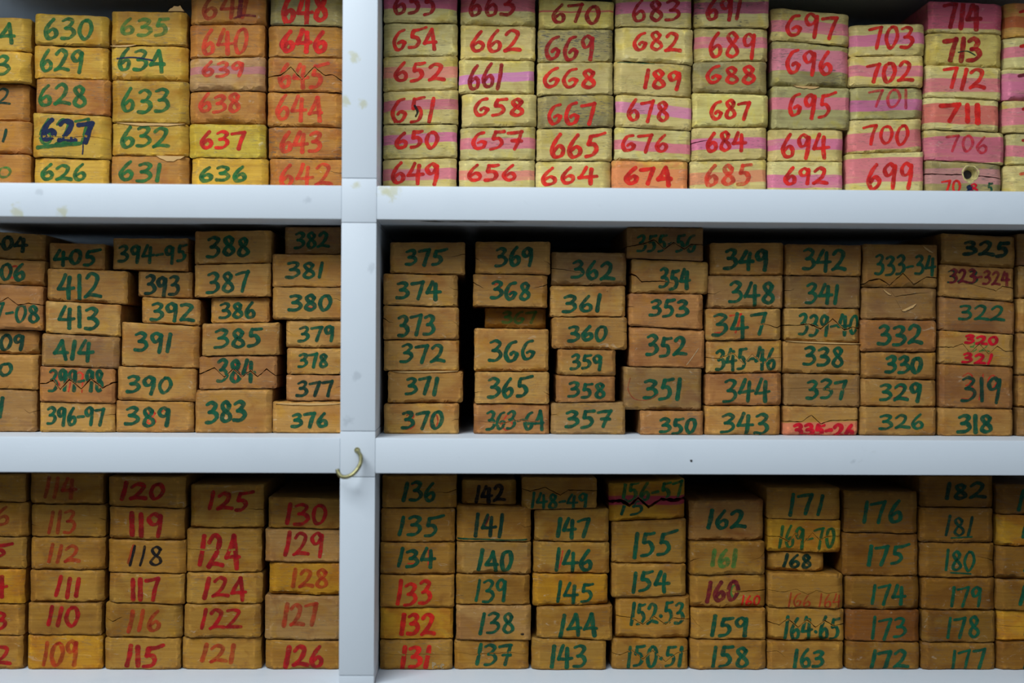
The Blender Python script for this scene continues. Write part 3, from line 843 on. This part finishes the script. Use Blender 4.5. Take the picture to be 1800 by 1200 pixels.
column('tr', [
 (1494, 1628, 43, 40, CRM, [('703', 'r', 1526, 1608, 44, 89)], {S: (62, 57, 81, 78, PVI)}),
 (1494, 1625, 99, 97, CRM, [('702', 'r', 1521, 1607, 106, 147)], {S: (116, 115, 135, 134, PNK)}),
 (1495, 1625, 153, 154, GRY, [('70U', 'p', 1525, 1598, 155, 191, 5.5)], {S: (177, 173, 196, 193, (196, 108, 144))}),
 (1491, 1623, 211, 208, CRM, [('700', 'r', 1516, 1599, 217, 257, 6)], {S: (238, 224, 266, 257, (214, 116, 120))}),
 (1488, 1625, 270, 266, CRM, [('699', 'r', 1522, 1608, 284, 333)], {S: (279, 274, 321, 318, (212, 116, 122))})])
column('tr', [
 (1632, 1765, 1, 7, CRM, [('7I4', 'd', 1656, 1727, 3, 53, 9)], {S: (-4, -4, 49, 52, (196, 84, 110)), 'back': .004}),
 (1630, 1763, 57, 60, ((206, 188, 106), (196, 174, 96)), [('7I3', 'd', 1655, 1727, 64, 112, 10)], {'lines': [('b', ((1684, 92), (1700, 90), (1714, 97)), 2)]}),
 (1628, 1761, 113, 119, CRM, [('712', 'r', 1657, 1734, 117, 158, 8)], {S: (137, 137, 160, 162, (206, 112, 116))}),
 (1627, 1758, 170, 176, CRM, [('7UU', 'r', 1650, 1727, 178, 217, 9.5)], {S: (182, 186, 214, 222, (204, 104, 92))}),
 (1627, 1767, 227, 233, CRM, [('706', 'p', 1662, 1738, 236, 269, 5.5)], {S: (240, 242, 284, 286, (196, 100, 118))}),
 (1628, 1763, 281, 289, GRY, [('70', 'r', 1654, 1690, 314, 342, 5), ('5', 'g', 1734, 1746, 320, 342, 4), ('8', 'n', 1697, 1712, 324, 342, 5, 'smudged_digits'), ('8', 'c', 1704, 1720, 322, 340, 4, 'smudged_digits')],
   {S: (296, 296, 322, 324, (184, 128, 122)), 'cracks': [(((1626, 305), (1660, 307), (1690, 307), (1730, 310), (1766, 314)), True, 1.3)], 'hole': (1706, 305, .0066), 'grime': .6,
    'say': 'split block with a round knot hole and half-hidden 70 in red, bottom of stack'})])
column('tr', [
 (1769, 1900, 4, 6, ORG, [('720', 'r', 1790, 1870, 14, 56)], {S: (28, 28, 48, 48, (180, 90, 50))}),
 (1768, 1900, 65, 66, CRM, [('719', 'r', 1792, 1870, 74, 112)], {S: (82, 82, 101, 101, PNK)}),
 (1763, 1900, 121, 122, CRM, [('718', 'm', 1788, 1870, 126, 168)], {S: (130, 130, 190, 190, PVI)}),
 (1765, 1900, 176, 178, CRM, [('717', 'd', 1795, 1870, 184, 218)], {S: (190, 190, 220, 220, PNK)}),
 (1770, 1900, 234, 236, CRM, [('716', 'd', 1795, 1870, 240, 276)], {S: (256, 256, 276, 276, PNK)}),
 (1766, 1900, 290, 291, CRM, [('715', 'o', 1791, 1870, 298, 336)])], 'right')
# -------- middle left compartment
column('ml', [
 (-60, 79, 403, 412, TAN, [('404', 'b', -24, 50, 413, 442)], {'back': .012}),
 (-62, 77, 452, 458, TAN, [('406', 'g', -28, 47, 460, 495), ('0', 'o', 14, 34, 464, 490, 5, 'older_number')], {'back': .006}),
 (-65, 75, 496, 503, BRN, [('407-08', 'g', -62, 70, 530, 566, 6)], {'cracks': [(((-62, 530), (0, 530), (14, 523), (32, 536), (50, 533), (72, 536)), True, 1.1)]}),
 (-70, 68, 578, 581, TAN, [('409', 'b', -28, 46, 584, 616)], {'back': .008}),
 (-75, 66, 621, 623, TAN, [('4I0', 'g', -50, 24, 636, 663)]),
 (-78, 64, 681, 685, TAG, [('4II', 'g', -44, 9, 697, 736)], {'cracks': [(((40, 718), (52, 726), (64, 722)), False, .8)]})], 'left')
column('ml', [
 (85, 184, 426, 428, TAN, [('40S', 'g', 93, 172, 436, 468)], {'back': .010}),
 (81, 224, 471, 476, TAN, [('4U2', 'g', 100, 180, 479, 527)]),
 (78, 212, 528, 535, TAN, [('4U3', 'g', 101, 176, 536, 579)]),
 (72, 209, 585, 592, TAG, [('AI4', 'g', 93, 166, 596, 636)]),
 (68, 202, 643, 648, BRN, [('399-98', 'g', 84, 184, 648, 690, 6.5), ('399', 'o', 86, 150, 650, 688, 3, 'older_number')],
   {'cracks': [(((68, 674), (80, 674), (93, 668), (106, 684), (122, 667), (143, 683), (160, 665), (180, 682), (199, 672)), True, 1.7)]}),
 (69, 202, 706, 709, TAN, [('396-97', 'g', 81, 186, 713, 749, 6.5)], {'cracks': [(((183, 730), (200, 728)), False, .8)]})])
column('ml', [
 (197, 331, 418, 418, TAN, [('394-95', 'g', 206, 331, 428, 464, 6.5)], {'back': .006, 'cracks': [(((318, 448), (325, 443), (334, 445)), False, .8)]}),
 (242, 338, 475, 478, TAN, [('393', 'b', 253, 318, 482, 521)], {'back': .010}),
 (248, 352, 521, 526, TAN, [('39Z', 'g', 263, 343, 530, 565)], {'back': .005}),
 (213, 350, 565, 573, TAN, [('39I', 'g', 234, 304, 583, 621)]),
 (205, 345, 643, 648, TAN, [('390', 'g', 220, 305, 658, 693)]),
 (203, 340, 703, 706, TAN, [('389', 'g', 218, 303, 714, 751), ('89', 'o', 256, 301, 720, 746, 3, 'older_number')])])
column('ml', [
 (341, 477, 406, 404, TAN, [('388', 'g', 362, 441, 413, 453)], {'back': .005}),
 (341, 476, 465, 462, TAN, [('387', 'g', 362, 440, 476, 516)]),
 (370, 474, 523, 522, TAN, [('386', 'g', 384, 451, 529, 561, 6.5)], {'back': .008}),
 (354, 491, 568, 566, TAN, [('385', 'g', 375, 462, 575, 613)]),
 (349, 487, 626, 624, BRN, [('384', 'g', 379, 450, 631, 674), ('84', 'o', 408, 448, 638, 668, 3, 'older_number')],
   {'cracks': [(((352, 657), (377, 646), (394, 663), (410, 648), (426, 662), (440, 651), (453, 662), (469, 648), (484, 660)), True, 1.3)]}),
 (342, 478, 685, 683, TAN, [('383', 'g', 359, 435, 702, 744, 8)], {'tw': 2})])
column('ml', [
 (500, 607, 398, 398, TAG, [('382', 'g', 516, 581, 405, 439, 6.5)], {'back': .010}),
 (478, 607, 446, 447, TAN, [('38I', 'g', 501, 571, 459, 492)]),
 (478, 607, 504, 505, TAN, [('380', 'g', 506, 585, 515, 548), ('8', 'o', 537, 555, 520, 542, 3, 'older_number')], {'cracks': [(((583, 524), (592, 525), (609, 532)), False, .8)]}),
 (502, 607, 562, 562, TAN, [('379', 'g', 523, 590, 571, 602, 6.5)], {'cracks': [(((500, 578), (515, 588)), False, .8)]}),
 (503, 607, 611, 612, TAN, [('378', 'g', 523, 578, 619, 648, 6.5)]),
 (502, 607, 658, 658, BRN, [('377', 'b', 520, 588, 667, 698, 6.5)], {'cracks': [(((586, 683), (597, 679), (609, 679)), False, .8)]}),
 (478, 607, 705, 705, TAN, [('376', 'g', 510, 578, 723, 753)], {'tw': 2.6, 'torn': [(484, 709, 600, 709, 3)]})])
# -------- middle right compartment
column('mr', [
 (685, 818, 425, 425, TAN, [('37S', 'g', 711, 782, 436, 469)], {'cracks': [(((792, 452), (805, 449), (819, 446)), False, .8)]}),
 (673, 805, 480, 483, TAN, [('374', 'g', 695, 776, 492, 528)], {'cracks': [(((788, 502), (797, 508), (807, 510)), False, .7)]}),
 (673, 807, 536, 540, TAN, [('373', 'g', 697, 767, 551, 593)], {'cracks': [(((670, 556), (684, 566), (693, 567)), False, 1.5), (((794, 563), (803, 570), (809, 577)), False, .7)]}),
 (674, 807, 597, 597, TAN, [('372', 'g', 702, 784, 602, 639)]),
 (681, 814, 652, 652, TAN, [('371', 'g', 711, 773, 661, 696)], {'torn': [(690, 653, 805, 652, 3)]}),
 (674, 807, 709, 708, TAN, [('370', 'g', 704, 781, 721, 757), ('370', 't', 712, 772, 724, 754, 3, 'older_number')], {'cracks': [(((792, 741), (800, 737), (809, 736)), False, .8)]})])
column('mr', [
 (835, 968, 424, 424, TAN, [('369', 'g', 869, 940, 433, 470)], {'cracks': [(((833, 451), (848, 461)), False, .9), (((954, 457), (962, 461), (970, 466)), False, .9)]}),
 (831, 963, 481, 483, TAN, [('3G8', 'g', 861, 935, 492, 529), ('36', 'o', 866, 905, 497, 525, 3, 'older_number')], {'cracks': [(((829, 494), (838, 500), (851, 507)), False, 1.6), (((938, 506), (955, 503), (966, 497)), False, 1.2)]}),
 (852, 960, 540, 542, OCH, [('3G7', 'l', 881, 945, 545, 570, 6)], {'back': .022, 'tw': .8}),
 (833, 965, 576, 578, TAN, [('3GG', 'g', 857, 943, 595, 636)], {'bw': 2.4}),
 (834, 966, 653, 653, TAN, [('36S', 'g', 855, 932, 661, 700)], {'cracks': [(((832, 690), (850, 688)), False, .8), (((954, 687), (968, 695)), False, .9)]}),
 (832, 966, 709, 710, BRN, [('3G3-GA', 'g', 853, 958, 720, 757, 6.2), ('6', 't', 880, 905, 722, 756, 3, 'older_number')], {'cracks': [(((830, 738), (850, 741), (880, 744), (910, 738), (940, 741), (968, 738)), False, .5)]})])
column('mr', [
 (969, 1102, 442, 444, TAG, [('362', 'g', 1003, 1082, 457, 493)], {'back': .006, 'cracks': [(((967, 471), (995, 474), (1026, 481)), False, .9)]}),
 (967, 1100, 502, 502, TAN, [('36I', 'g', 987, 1059, 516, 550)], {'tw': 2.4, 'torn': [(1066, 510, 1067, 510, 2)], 'cracks': [(((965, 524), (974, 525)), False, .8)]}),
 (970, 1103, 557, 557, TAN, [('360', 'g', 996, 1069, 570, 602)], {'bw': 2.6, 'cracks': [(((1090, 582), (1105, 584)), False, .8)]}),
 (980, 1083, 613, 615, TAN, [('359', 'g', 1001, 1061, 621, 651, 6.5)], {'bw': 2.6}),
 (977, 1082, 659, 661, BRN, [('358', 'g', 997, 1066, 670, 701, 6.5)], {'tw': 2.2}),
 (968, 1100, 708, 706, TAG, [('35J', 'g', 991, 1077, 719, 754)], {'cracks': [(((966, 730), (978, 728), (984, 732)), False, .8)]})])
column('mr', [
 (1102, 1237, 398, 399, TAG, [('355-5G', 'g', 1118, 1225, 410, 444, 6)], {'cracks': [(((1107, 433), (1133, 428), (1150, 421), (1168, 438), (1184, 426), (1203, 438), (1215, 429), (1234, 430)), True, 1.2)]}),
 (1110, 1246, 454, 460, TAN, [('354', 'g', 1157, 1215, 471, 510)], {'cracks': [(((1108, 480), (1118, 485), (1128, 495), (1165, 494), (1187, 498)), False, 2.0)]}),
 (1105, 1237, 515, 517, BRN, [('353', 'g', 1140, 1212, 525, 560)], {'cracks': [(((1103, 539), (1117, 539)), False, 1.2), (((1228, 547), (1240, 543)), False, .8)]}),
 (1106, 1239, 573, 580, BRN, [('352', 'g', 1134, 1209, 589, 628)], {'tw': 2.6, 'lines': [('w', ((1207, 641), (1216, 629), (1228, 612)), 1.5)]}),
 (1096, 1234, 644, 647, TAG, [('35I', 'g', 1129, 1200, 663, 704, 8)], {'lines': [('f', ((1108, 664), (1104, 684), (1116, 701), (1140, 702), (1157, 692)), 1.2)]}),
 (1125, 1237, 721, 722, BRN, [('350', 'g', 1157, 1226, 732, 764)], {'grime': .5})])
column('mr', [
 (1248, 1379, 426, 426, TAN, [('349', 'g', 1271, 1353, 436, 476, 8)], {'back': .003}),
 (1245, 1377, 484, 484, TAG, [('348', 'g', 1279, 1364, 494, 536), ('4', 'f', 1306, 1336, 500, 530, 4, 'older_number')], {'cracks': [(((1243, 516), (1257, 516), (1268, 511)), False, 1.0)]}),
 (1241, 1374, 542, 542, TAN, [('347', 'g', 1250, 1350, 547, 593), ('37', 't', 1256, 1306, 550, 588, 4, 'older_number')], {'cracks': [(((1329, 568), (1350, 571), (1366, 576), (1376, 571)), False, 1.3)]}),
 (1241, 1375, 599, 597, TAN, [('345-46', 'g', 1256, 1365, 610, 651, 6.6)], {'cracks': [(((1243, 628), (1262, 630), (1289, 620), (1307, 639), (1322, 622), (1342, 640), (1352, 629), (1371, 628)), True, .7)]}),
 (1240, 1375, 657, 655, BRN, [('344', 'g', 1270, 1355, 663, 707)], {'grime': .4}),
 (1239, 1373, 713, 713, TAN, [('343', 'g', 1265, 1354, 724, 764)])])
column('mr', [
 (1382, 1515, 428, 430, TAN, [('342', 'g', 1409, 1489, 437, 478)]),
 (1381, 1513, 484, 486, TAG, [('34I', 'g', 1414, 1476, 496, 536)], {'cracks': [(((1379, 510), (1390, 511), (1398, 506)), False, .8)]}),
 (1379, 1512, 541, 542, TAN, [('339-40', 'g', 1402, 1511, 550, 591, 6.4)], {'cracks': [(((1382, 571), (1398, 572), (1422, 569), (1443, 578), (1464, 560), (1484, 580), (1500, 574), (1508, 577)), True, 1.3)]}),
 (1377, 1513, 599, 604, TAN, [('338', 'g', 1410, 1485, 608, 647)], {'torn': [(1380, 599, 1512, 604, 3)]}),
 (1378, 1513, 656, 658, TAG, [('337', 'g', 1415, 1491, 666, 703)], {'cracks': [(((1377, 683), (1420, 682), (1470, 684), (1515, 683)), False, .35)]}),
 (1377, 1509, 713, 716, TAN, [('335-26', 'c', 1392, 1504, 742, 770, 8)], {S: (742, 742, 775, 775, (206, 120, 84)), 'cracks': [(((1380, 740), (1410, 741), (1426, 729), (1443, 745), (1460, 739), (1506, 738)), True, 1.1)]})])
column('mr', [
 (1517, 1649, 428, 430, TAN, [('333-34', 'g', 1536, 1646, 447, 485, 6)], {'cracks': [(((1520, 499), (1527, 493), (1546, 490), (1564, 501), (1587, 480), (1607, 500), (1628, 487), (1646, 488)), True, 1.3)], 'torn': [(1622, 432, 1640, 444, 4)]}),
 (1515, 1648, 505, 506, TAG, [], {'cracks': [(((1566, 511), (1573, 521), (1600, 517), (1632, 514)), False, .8), (((1574, 526), (1580, 536), (1586, 548)), False, .6)], 'torn': [(1585, 546, 1610, 534, 5), (1552, 508, 1566, 518, 4)]}),
 (1513, 1647, 561, 563, BRN, [('332', 'g', 1541, 1623, 569, 608)]),
 (1514, 1647, 618, 619, TAN, [('330', 'g', 1554, 1623, 624, 659, 8)]),
 (1513, 1647, 665, 668, TAN, [('329', 'g', 1544, 1622, 672, 707), ('2', 'm', 1570, 1595, 677, 702, 3.5, 'older_number')]),
 (1512, 1647, 714, 716, TAN, [('326', 'g', 1544, 1626, 726, 756, 6.5)])])
column('mr', [
 (1655, 1787, 409, 416, TAN, [('325', 'b', 1691, 1776, 422, 453, 8)], {'back': .003}),
 (1652, 1783, 464, 472, TAN, [('323-324', 'm', 1668, 1776, 472, 502, 5.5), ('323', 'b', 1664, 1720, 474, 499, 4, 'older_number')], {'cracks': [(((1690, 499), (1710, 500), (1730, 505), (1751, 511), (1762, 503), (1785, 507)), False, 1.1)]}),
 (1652, 1785, 521, 531, BRN, [('322', 'g', 1684, 1768, 534, 565, 6)]),
 (1652, 1784, 580, 588, TAN, [('320', 'c', 1694, 1756, 588, 607, 6), ('321', 'c', 1690, 1746, 619, 641, 6), ('32', 'l', 1700, 1740, 600, 620, 3, 'older_number')],
   {'cracks': [(((1655, 610), (1676, 610), (1692, 604), (1705, 620), (1722, 604), (1738, 622), (1753, 608), (1768, 618), (1781, 617)), True, .9)]}),
 (1652, 1783, 639, 645, BRN, [('3U9', 'b', 1687, 1763, 660, 708, 7), ('319', 't', 1690, 1758, 657, 704, 3, 'older_number')]),
 (1650, 1782, 716, 719, TAN, [('3U8', 'g', 1681, 1747, 727, 763, 8)])])
column('mr', [(1790, 1915, y, y, f, [], x) for y, f, x in ((410, TAG, {}), (467, TAN, {}), (524, TAN, {}), (585, TAN, {}), (659, TAN, {}), (716, TAG, {}))], 'right')
# -------- lower left compartment
column('bl', [
 (-92, 44, 833, 833, OCH, [('107', 'f', -70, -8, 842, 872)]),
 (-92, 48, 882, 883, OCH, [('106', 'f', -62, 20, 888, 926)]),
 (-90, 46, 942, 944, OCH, [('10S', 'd', -62, 16, 952, 980)]),
 (-90, 43, 999, 1000, OCY, [('104', 'd', -62, 14, 1006, 1051)]),
 (-94, 42, 1060, 1061, OCH, [('103', 'd', -62, 15, 1074, 1109)]),
 (-94, 40, 1117, 1117, OCH, [('102', 'd', -62, 21, 1132, 1169)])], 'left')
column('bl', [
 (51, 181, 831, 832, OCH, [('114', 'f', 75, 136, 836, 878)]),
 (53, 185, 886, 887, OCH, [('1I3', 'f', 82, 136, 896, 940, 6.5)], {'cracks': [(((54, 922), (70, 924)), False, .7), (((168, 908), (187, 916)), False, .8)]}),
 (53, 184, 944, 945, OCH, [('112', 'f', 81, 142, 954, 990)], {'bw': 2.2}),
 (50, 182, 1001, 1002, OCH, [('1II', 'd', 94, 144, 1012, 1051)]),
 (48, 178, 1059, 1059, OCH, [('110', 'd', 80, 141, 1063, 1102)]),
 (47, 180, 1115, 1116, OCY, [('109', 'f', 72, 140, 1124, 1171)])])
column('bl', [
 (189, 325, 837, 838, OCH, [('120', 'd', 209, 291, 845, 880, 8)]),
 (190, 323, 890, 895, OCH, [('UU9', 'd', 224, 291, 899, 944, 8.5)]),
 (189, 326, 947, 950, OCH, [('118', 'k', 225, 288, 957, 994, 5), ('1', 'f', 221, 240, 955, 990, 7, 'older_number')]),
 (190, 324, 1006, 1009, OCH, [('UU7', 'd', 227, 284, 1014, 1058, 8)]),
 (183, 320, 1058, 1062, OCH, [('116', 'f', 221, 286, 1070, 1112, 7.5)], {'cracks': [(((187, 1086), (198, 1092), (215, 1084)), False, .9)]}),
 (182, 317, 1120, 1122, OCH, [('1US', 'd', 217, 282, 1131, 1175, 9)])])
column('bl', [
 (334, 463, 851, 851, OCH, [('12S', 'd', 363, 441, 862, 899, 8)], {'back': .006, 'cracks': [(((434, 893), (450, 895), (465, 896)), False, 1.1)]}),
 (327, 460, 928, 929, OCH, [('12A', 'd', 346, 425, 936, 999, 9)], {'cracks': [(((330, 965), (360, 966), (400, 966), (455, 966)), False, .5)], 'say': 'tall ochre wooden block marked 124 in dark red across a level seam'}),
 (326, 461, 1006, 1007, OCH, [('12A', 'd', 354, 436, 1012, 1055, 8)], {'say': 'lower and thinner of the two ochre blocks marked 124 in dark red'}),
 (322, 458, 1062, 1062, OCH, [('12Z', 'd', 350, 426, 1067, 1108, 7.5)], {'tw': 1.5}),
 (319, 459, 1120, 1120, OCH, [('12I', 'f', 350, 416, 1129, 1166, 8)])])
column('bl', [
 (471, 607, 872, 876, OCH, [('I30', 'd', 500, 576, 882, 923)], {'back': .004}),
 (465, 607, 929, 932, BRT, [('129', 'd', 497, 572, 934, 981)]),
 (472, 607, 987, 988, OCY, [('I28', 'f', 510, 579, 997, 1035)]),
 (464, 607, 1045, 1048, BRT, [('127', 'f', 494, 561, 1058, 1103, 8)], {'tw': 2, 'bw': 2}),
 (465, 607, 1124, 1126, OCH, [('126', 'd', 496, 571, 1132, 1176, 9)])])
# -------- lower right compartment
column('br', [
 (671, 803, 835, 835, OCH, [('136', 'g', 705, 768, 845, 883), ('36', 'o', 722, 764, 850, 882, 2.5, 'older_number')], {'cracks': [(((768, 864), (785, 866), (805, 860)), False, 1.0)], 'bw': .8}),
 (669, 800, 893, 893, OCH, [('13S', 'g', 697, 774, 905, 944, 7.5)]),
 (668, 800, 953, 953, OCH, [('134', 'g', 696, 767, 962, 999), ('34', 'o', 716, 760, 964, 992, 2.5, 'older_number')], {'bw': 2}),
 (667, 799, 1010, 1010, OCH, [('133', 'r', 694, 761, 1019, 1066, 8)]),
 (665, 797, 1067, 1067, OCY, [('I32', 'r', 701, 767, 1075, 1119, 8.5)], {'tw': 1.6}),
 (664, 796, 1125, 1124, OCH, [('I31', 'r', 702, 760, 1132, 1176, 8.5), ('P.e', 'w', 758, 782, 1162, 1176, 2.5, 'faint_letters')], {'cracks': [(((664, 1147), (700, 1151), (750, 1149), (798, 1151)), False, .35)]})])
column('br', [
 (811, 908, 843, 843, OCH, [('142', 'k', 833, 889, 851, 884, 7)], {'back': .012}),
 (802, 934, 888, 891, OCH, [('I4I', 'b', 831, 887, 902, 946, 6.5), ('41', 'm', 850, 884, 906, 940, 3, 'older_number')], {'lines': [('g', ((805, 946), (840, 947), (890, 949), (926, 948)), 3)], 'cracks': [(((914, 921), (922, 926), (936, 924)), False, .8)]}),
 (802, 934, 951, 952, ((168, 128, 66), (156, 110, 54)), [('1A0', 'g', 837, 903, 965, 1005)]),
 (801, 932, 1009, 1010, OCH, [('139', 'g', 833, 893, 1016, 1059, 6)]),
 (801, 934, 1063, 1064, BRT, [('138', 'g', 840, 906, 1074, 1115, 6.5)], {'tw': 2.2, 'bw': 1.4, 'lines': [('k', ((917, 1114), (919, 1114)), 4.5)]}),
 (798, 930, 1124, 1125, OCH, [('13J', 'g', 834, 902, 1130, 1170, 7)], {'cracks': [(((804, 1146), (830, 1150), (900, 1146), (925, 1150)), False, .5)]})])
column('br', [
 (917, 1050, 838, 839, OCH, [('I48-49', 'g', 932, 1035, 865, 895, 5.5)], {'cracks': [(((920, 859), (932, 863), (958, 856), (985, 870), (999, 861), (1046, 862)), True, 1.0)]}),
 (939, 1071, 896, 893, OCH, [('I47', 'g', 976, 1039, 907, 946)], {'bw': 1.8}),
 (937, 1072, 951, 953, OCH, [('I46', 'g', 973, 1044, 964, 1006), ('1', 'o', 980, 992, 966, 1000, 2.5, 'older_number')]),
 (936, 1069, 1008, 1009, OCY, [('I45', 'g', 976, 1045, 1021, 1060, 6.5)]),
 (943, 1077, 1066, 1062, OCH, [('1AA', 'g', 980, 1052, 1077, 1121)]),
 (934, 1066, 1121, 1126, OCH, [('I43', 'g', 965, 1033, 1131, 1174)])])
column('br', [
 (1070, 1205, 850, 841, OCY, [('156-57', 'y', 1090, 1203, 844, 882, 6.5), ('15', 'g', 1088, 1136, 876, 906, 6)], {S: (872, 870, 888, 886, (150, 40, 62)),
   'cracks': [(((1073, 881), (1092, 880), (1107, 888), (1122, 875), (1140, 891), (1162, 877), (1185, 879), (1202, 876)), True, 4.0)],
   'say': 'tilted split golden block marked 156-57 with a wide jagged gap, on top of its stack'}),
 (1075, 1207, 917, 911, OCH, [('I5S', 'g', 1110, 1184, 932, 980, 8)], {'tw': 1.8}),
 (1075, 1207, 990, 991, OCH, [('I54', 'g', 1108, 1178, 1003, 1042)], {'tw': 2.0}),
 (1082, 1213, 1050, 1046, OCH, [('152.53', 'g', 1106, 1204, 1056, 1098, 6.2)], {'cracks': [(((1085, 1082), (1110, 1085), (1130, 1097), (1150, 1083), (1170, 1097), (1184, 1086), (1210, 1088)), True, .9)]}),
 (1075, 1210, 1122, 1123, OCH, [('I50.5I', 'g', 1100, 1202, 1133, 1174, 6.4)], {'cracks': [(((1078, 1147), (1090, 1151), (1111, 1142), (1130, 1158), (1147, 1143), (1170, 1162), (1190, 1147), (1207, 1143)), True, .8)]})])
column('br', [
 (1211, 1343, 880, 877, ((156, 112, 58), (138, 88, 44)), [('162', 'g', 1240, 1312, 893, 930, 8)], {'back': .004, 'cracks': [(((1209, 909), (1220, 911)), False, .9)]}),
 (1213, 1346, 952, 951, OCH, [('I6I', 'l', 1247, 1298, 963, 997, 8)], {'cracks': [(((1211, 988), (1220, 983), (1232, 980)), False, 1.4), (((1320, 984), (1336, 980), (1348, 968)), False, .8)]}),
 (1213, 1347, 1011, 1009, OCH, [('160', 'm', 1238, 1301, 1018, 1058, 8), ('I60', 'r', 1302, 1337, 1045, 1066, 3.6), ('0', 'l', 1282, 1302, 1024, 1050, 4, 'older_number')],
   {'cracks': [(((1265, 1035), (1290, 1040), (1320, 1038), (1349, 1037)), False, 1.3)]}),
 (1215, 1347, 1069, 1069, OCH, [('I59', 'g', 1247, 1318, 1081, 1120)], {'cracks': [(((1214, 1081), (1225, 1096), (1238, 1107)), False, .5)]}),
 (1214, 1348, 1124, 1125, OCH, [('I58', 'g', 1248, 1318, 1133, 1175, 7.5)])])
column('br', [
 (1349, 1479, 857, 857, OCH, [('I71', 'g', 1384, 1451, 866, 907)], {'bw': .8}),
 (1349, 1479, 911, 914, OCY, [('169-70', 'y', 1367, 1469, 924, 965, 5.5)], {'cracks': [(((1352, 942), (1370, 943), (1387, 952), (1398, 936), (1412, 955), (1428, 936), (1441, 949), (1455, 942), (1476, 942)), True, .8)]}),
 (1350, 1449, 968, 970, OCH, [('168', 'b', 1374, 1428, 972, 999, 6.5)], {'back': .006}),
 (1350, 1484, 1006, 1008, OCH, [('1G6 164', 'f', 1384, 1480, 1042, 1068, 3)], {'cracks': [(((1353, 1037), (1380, 1040), (1400, 1035), (1420, 1045), (1435, 1037), (1455, 1043), (1481, 1038)), True, .5)]}),
 (1350, 1485, 1067, 1070, OCH, [('164.65', 'g', 1376, 1478, 1082, 1125, 6.2)], {'cracks': [(((1353, 1093), (1370, 1098), (1385, 1087), (1403, 1102), (1418, 1089), (1434, 1102), (1450, 1090), (1465, 1099), (1482, 1097)), True, 1.2)]}),
 (1349, 1484, 1126, 1128, OCH, [('I63', 'g', 1392, 1451, 1139, 1174)], {'cracks': [(((1347, 1147), (1366, 1143), (1382, 1156)), False, .8)]})])
column('br', [
 (1484, 1615, 862, 864, OCD, [('I76', 'g', 1514, 1589, 877, 921)], {'cracks': [(((1482, 893), (1500, 893)), False, .6)]}),
 (1481, 1615, 935, 938, OCD, [('I7S', 'g', 1522, 1592, 956, 995)]),
 (1487, 1618, 1012, 1013, OCD, [('I74', 'g', 1529, 1593, 1025, 1064, 6.5)]),
 (1488, 1618, 1071, 1072, ((132, 82, 34), (118, 70, 28)), [('I73', 'g', 1529, 1595, 1083, 1124, 6.5)]),
 (1488, 1618, 1127, 1129, OCD, [('172', 'g', 1527, 1598, 1140, 1176)])])
column('br', [
 (1618, 1748, 836, 836, OCD, [('I82', 'b', 1659, 1735, 846, 879)], {'back': .002, 'bw': .8}),
 (1617, 1748, 892, 893, OCD, [('181', 'b', 1659, 1712, 906, 944, 5.5)], {'lines': [('g', ((1672, 945), (1690, 944), (1708, 943)), 3.5)], 'bw': 2.4}),
 (1618, 1750, 953, 954, OCD, [('I80', 'g', 1659, 1715, 965, 1004, 5.5)], {'lines': [('g', ((1671, 1006), (1690, 1007), (1706, 1008)), 3.5)], 'cracks': [(((1717, 977), (1735, 981), (1752, 987)), False, .9)]}),
 (1621, 1751, 1015, 1015, OCD, [('I79', 'g', 1669, 1728, 1028, 1067, 6)]),
 (1622, 1751, 1072, 1073, OCD, [('I78', 'g', 1662, 1724, 1082, 1122, 6)]),
 (1620, 1751, 1129, 1130, OCD, [('I77', 'g', 1670, 1734, 1139, 1180, 6)])])
column('br', [
 (1753, 1885, 851, 851, OCD, [('188', 'g', 1786, 1860, 857, 899)]),
 (1753, 1885, 904, 905, OCY, [('187', 'g', 1793, 1860, 912, 947)]),
 (1753, 1885, 960, 961, OCD, [('186', 'g', 1797, 1860, 970, 1006)]),
 (1753, 1885, 1018, 1019, OCD, [('185', 'g', 1789, 1860, 1027, 1063)]),
 (1754, 1885, 1072, 1073, OCY, [('184', 'g', 1798, 1860, 1082, 1118)], {'cracks': [(((1751, 1098), (1780, 1101), (1887, 1100)), False, .5)]}),
 (1754, 1885, 1128, 1128, OCD, [('183', 'g', 1797, 1860, 1140, 1176)])], 'right')
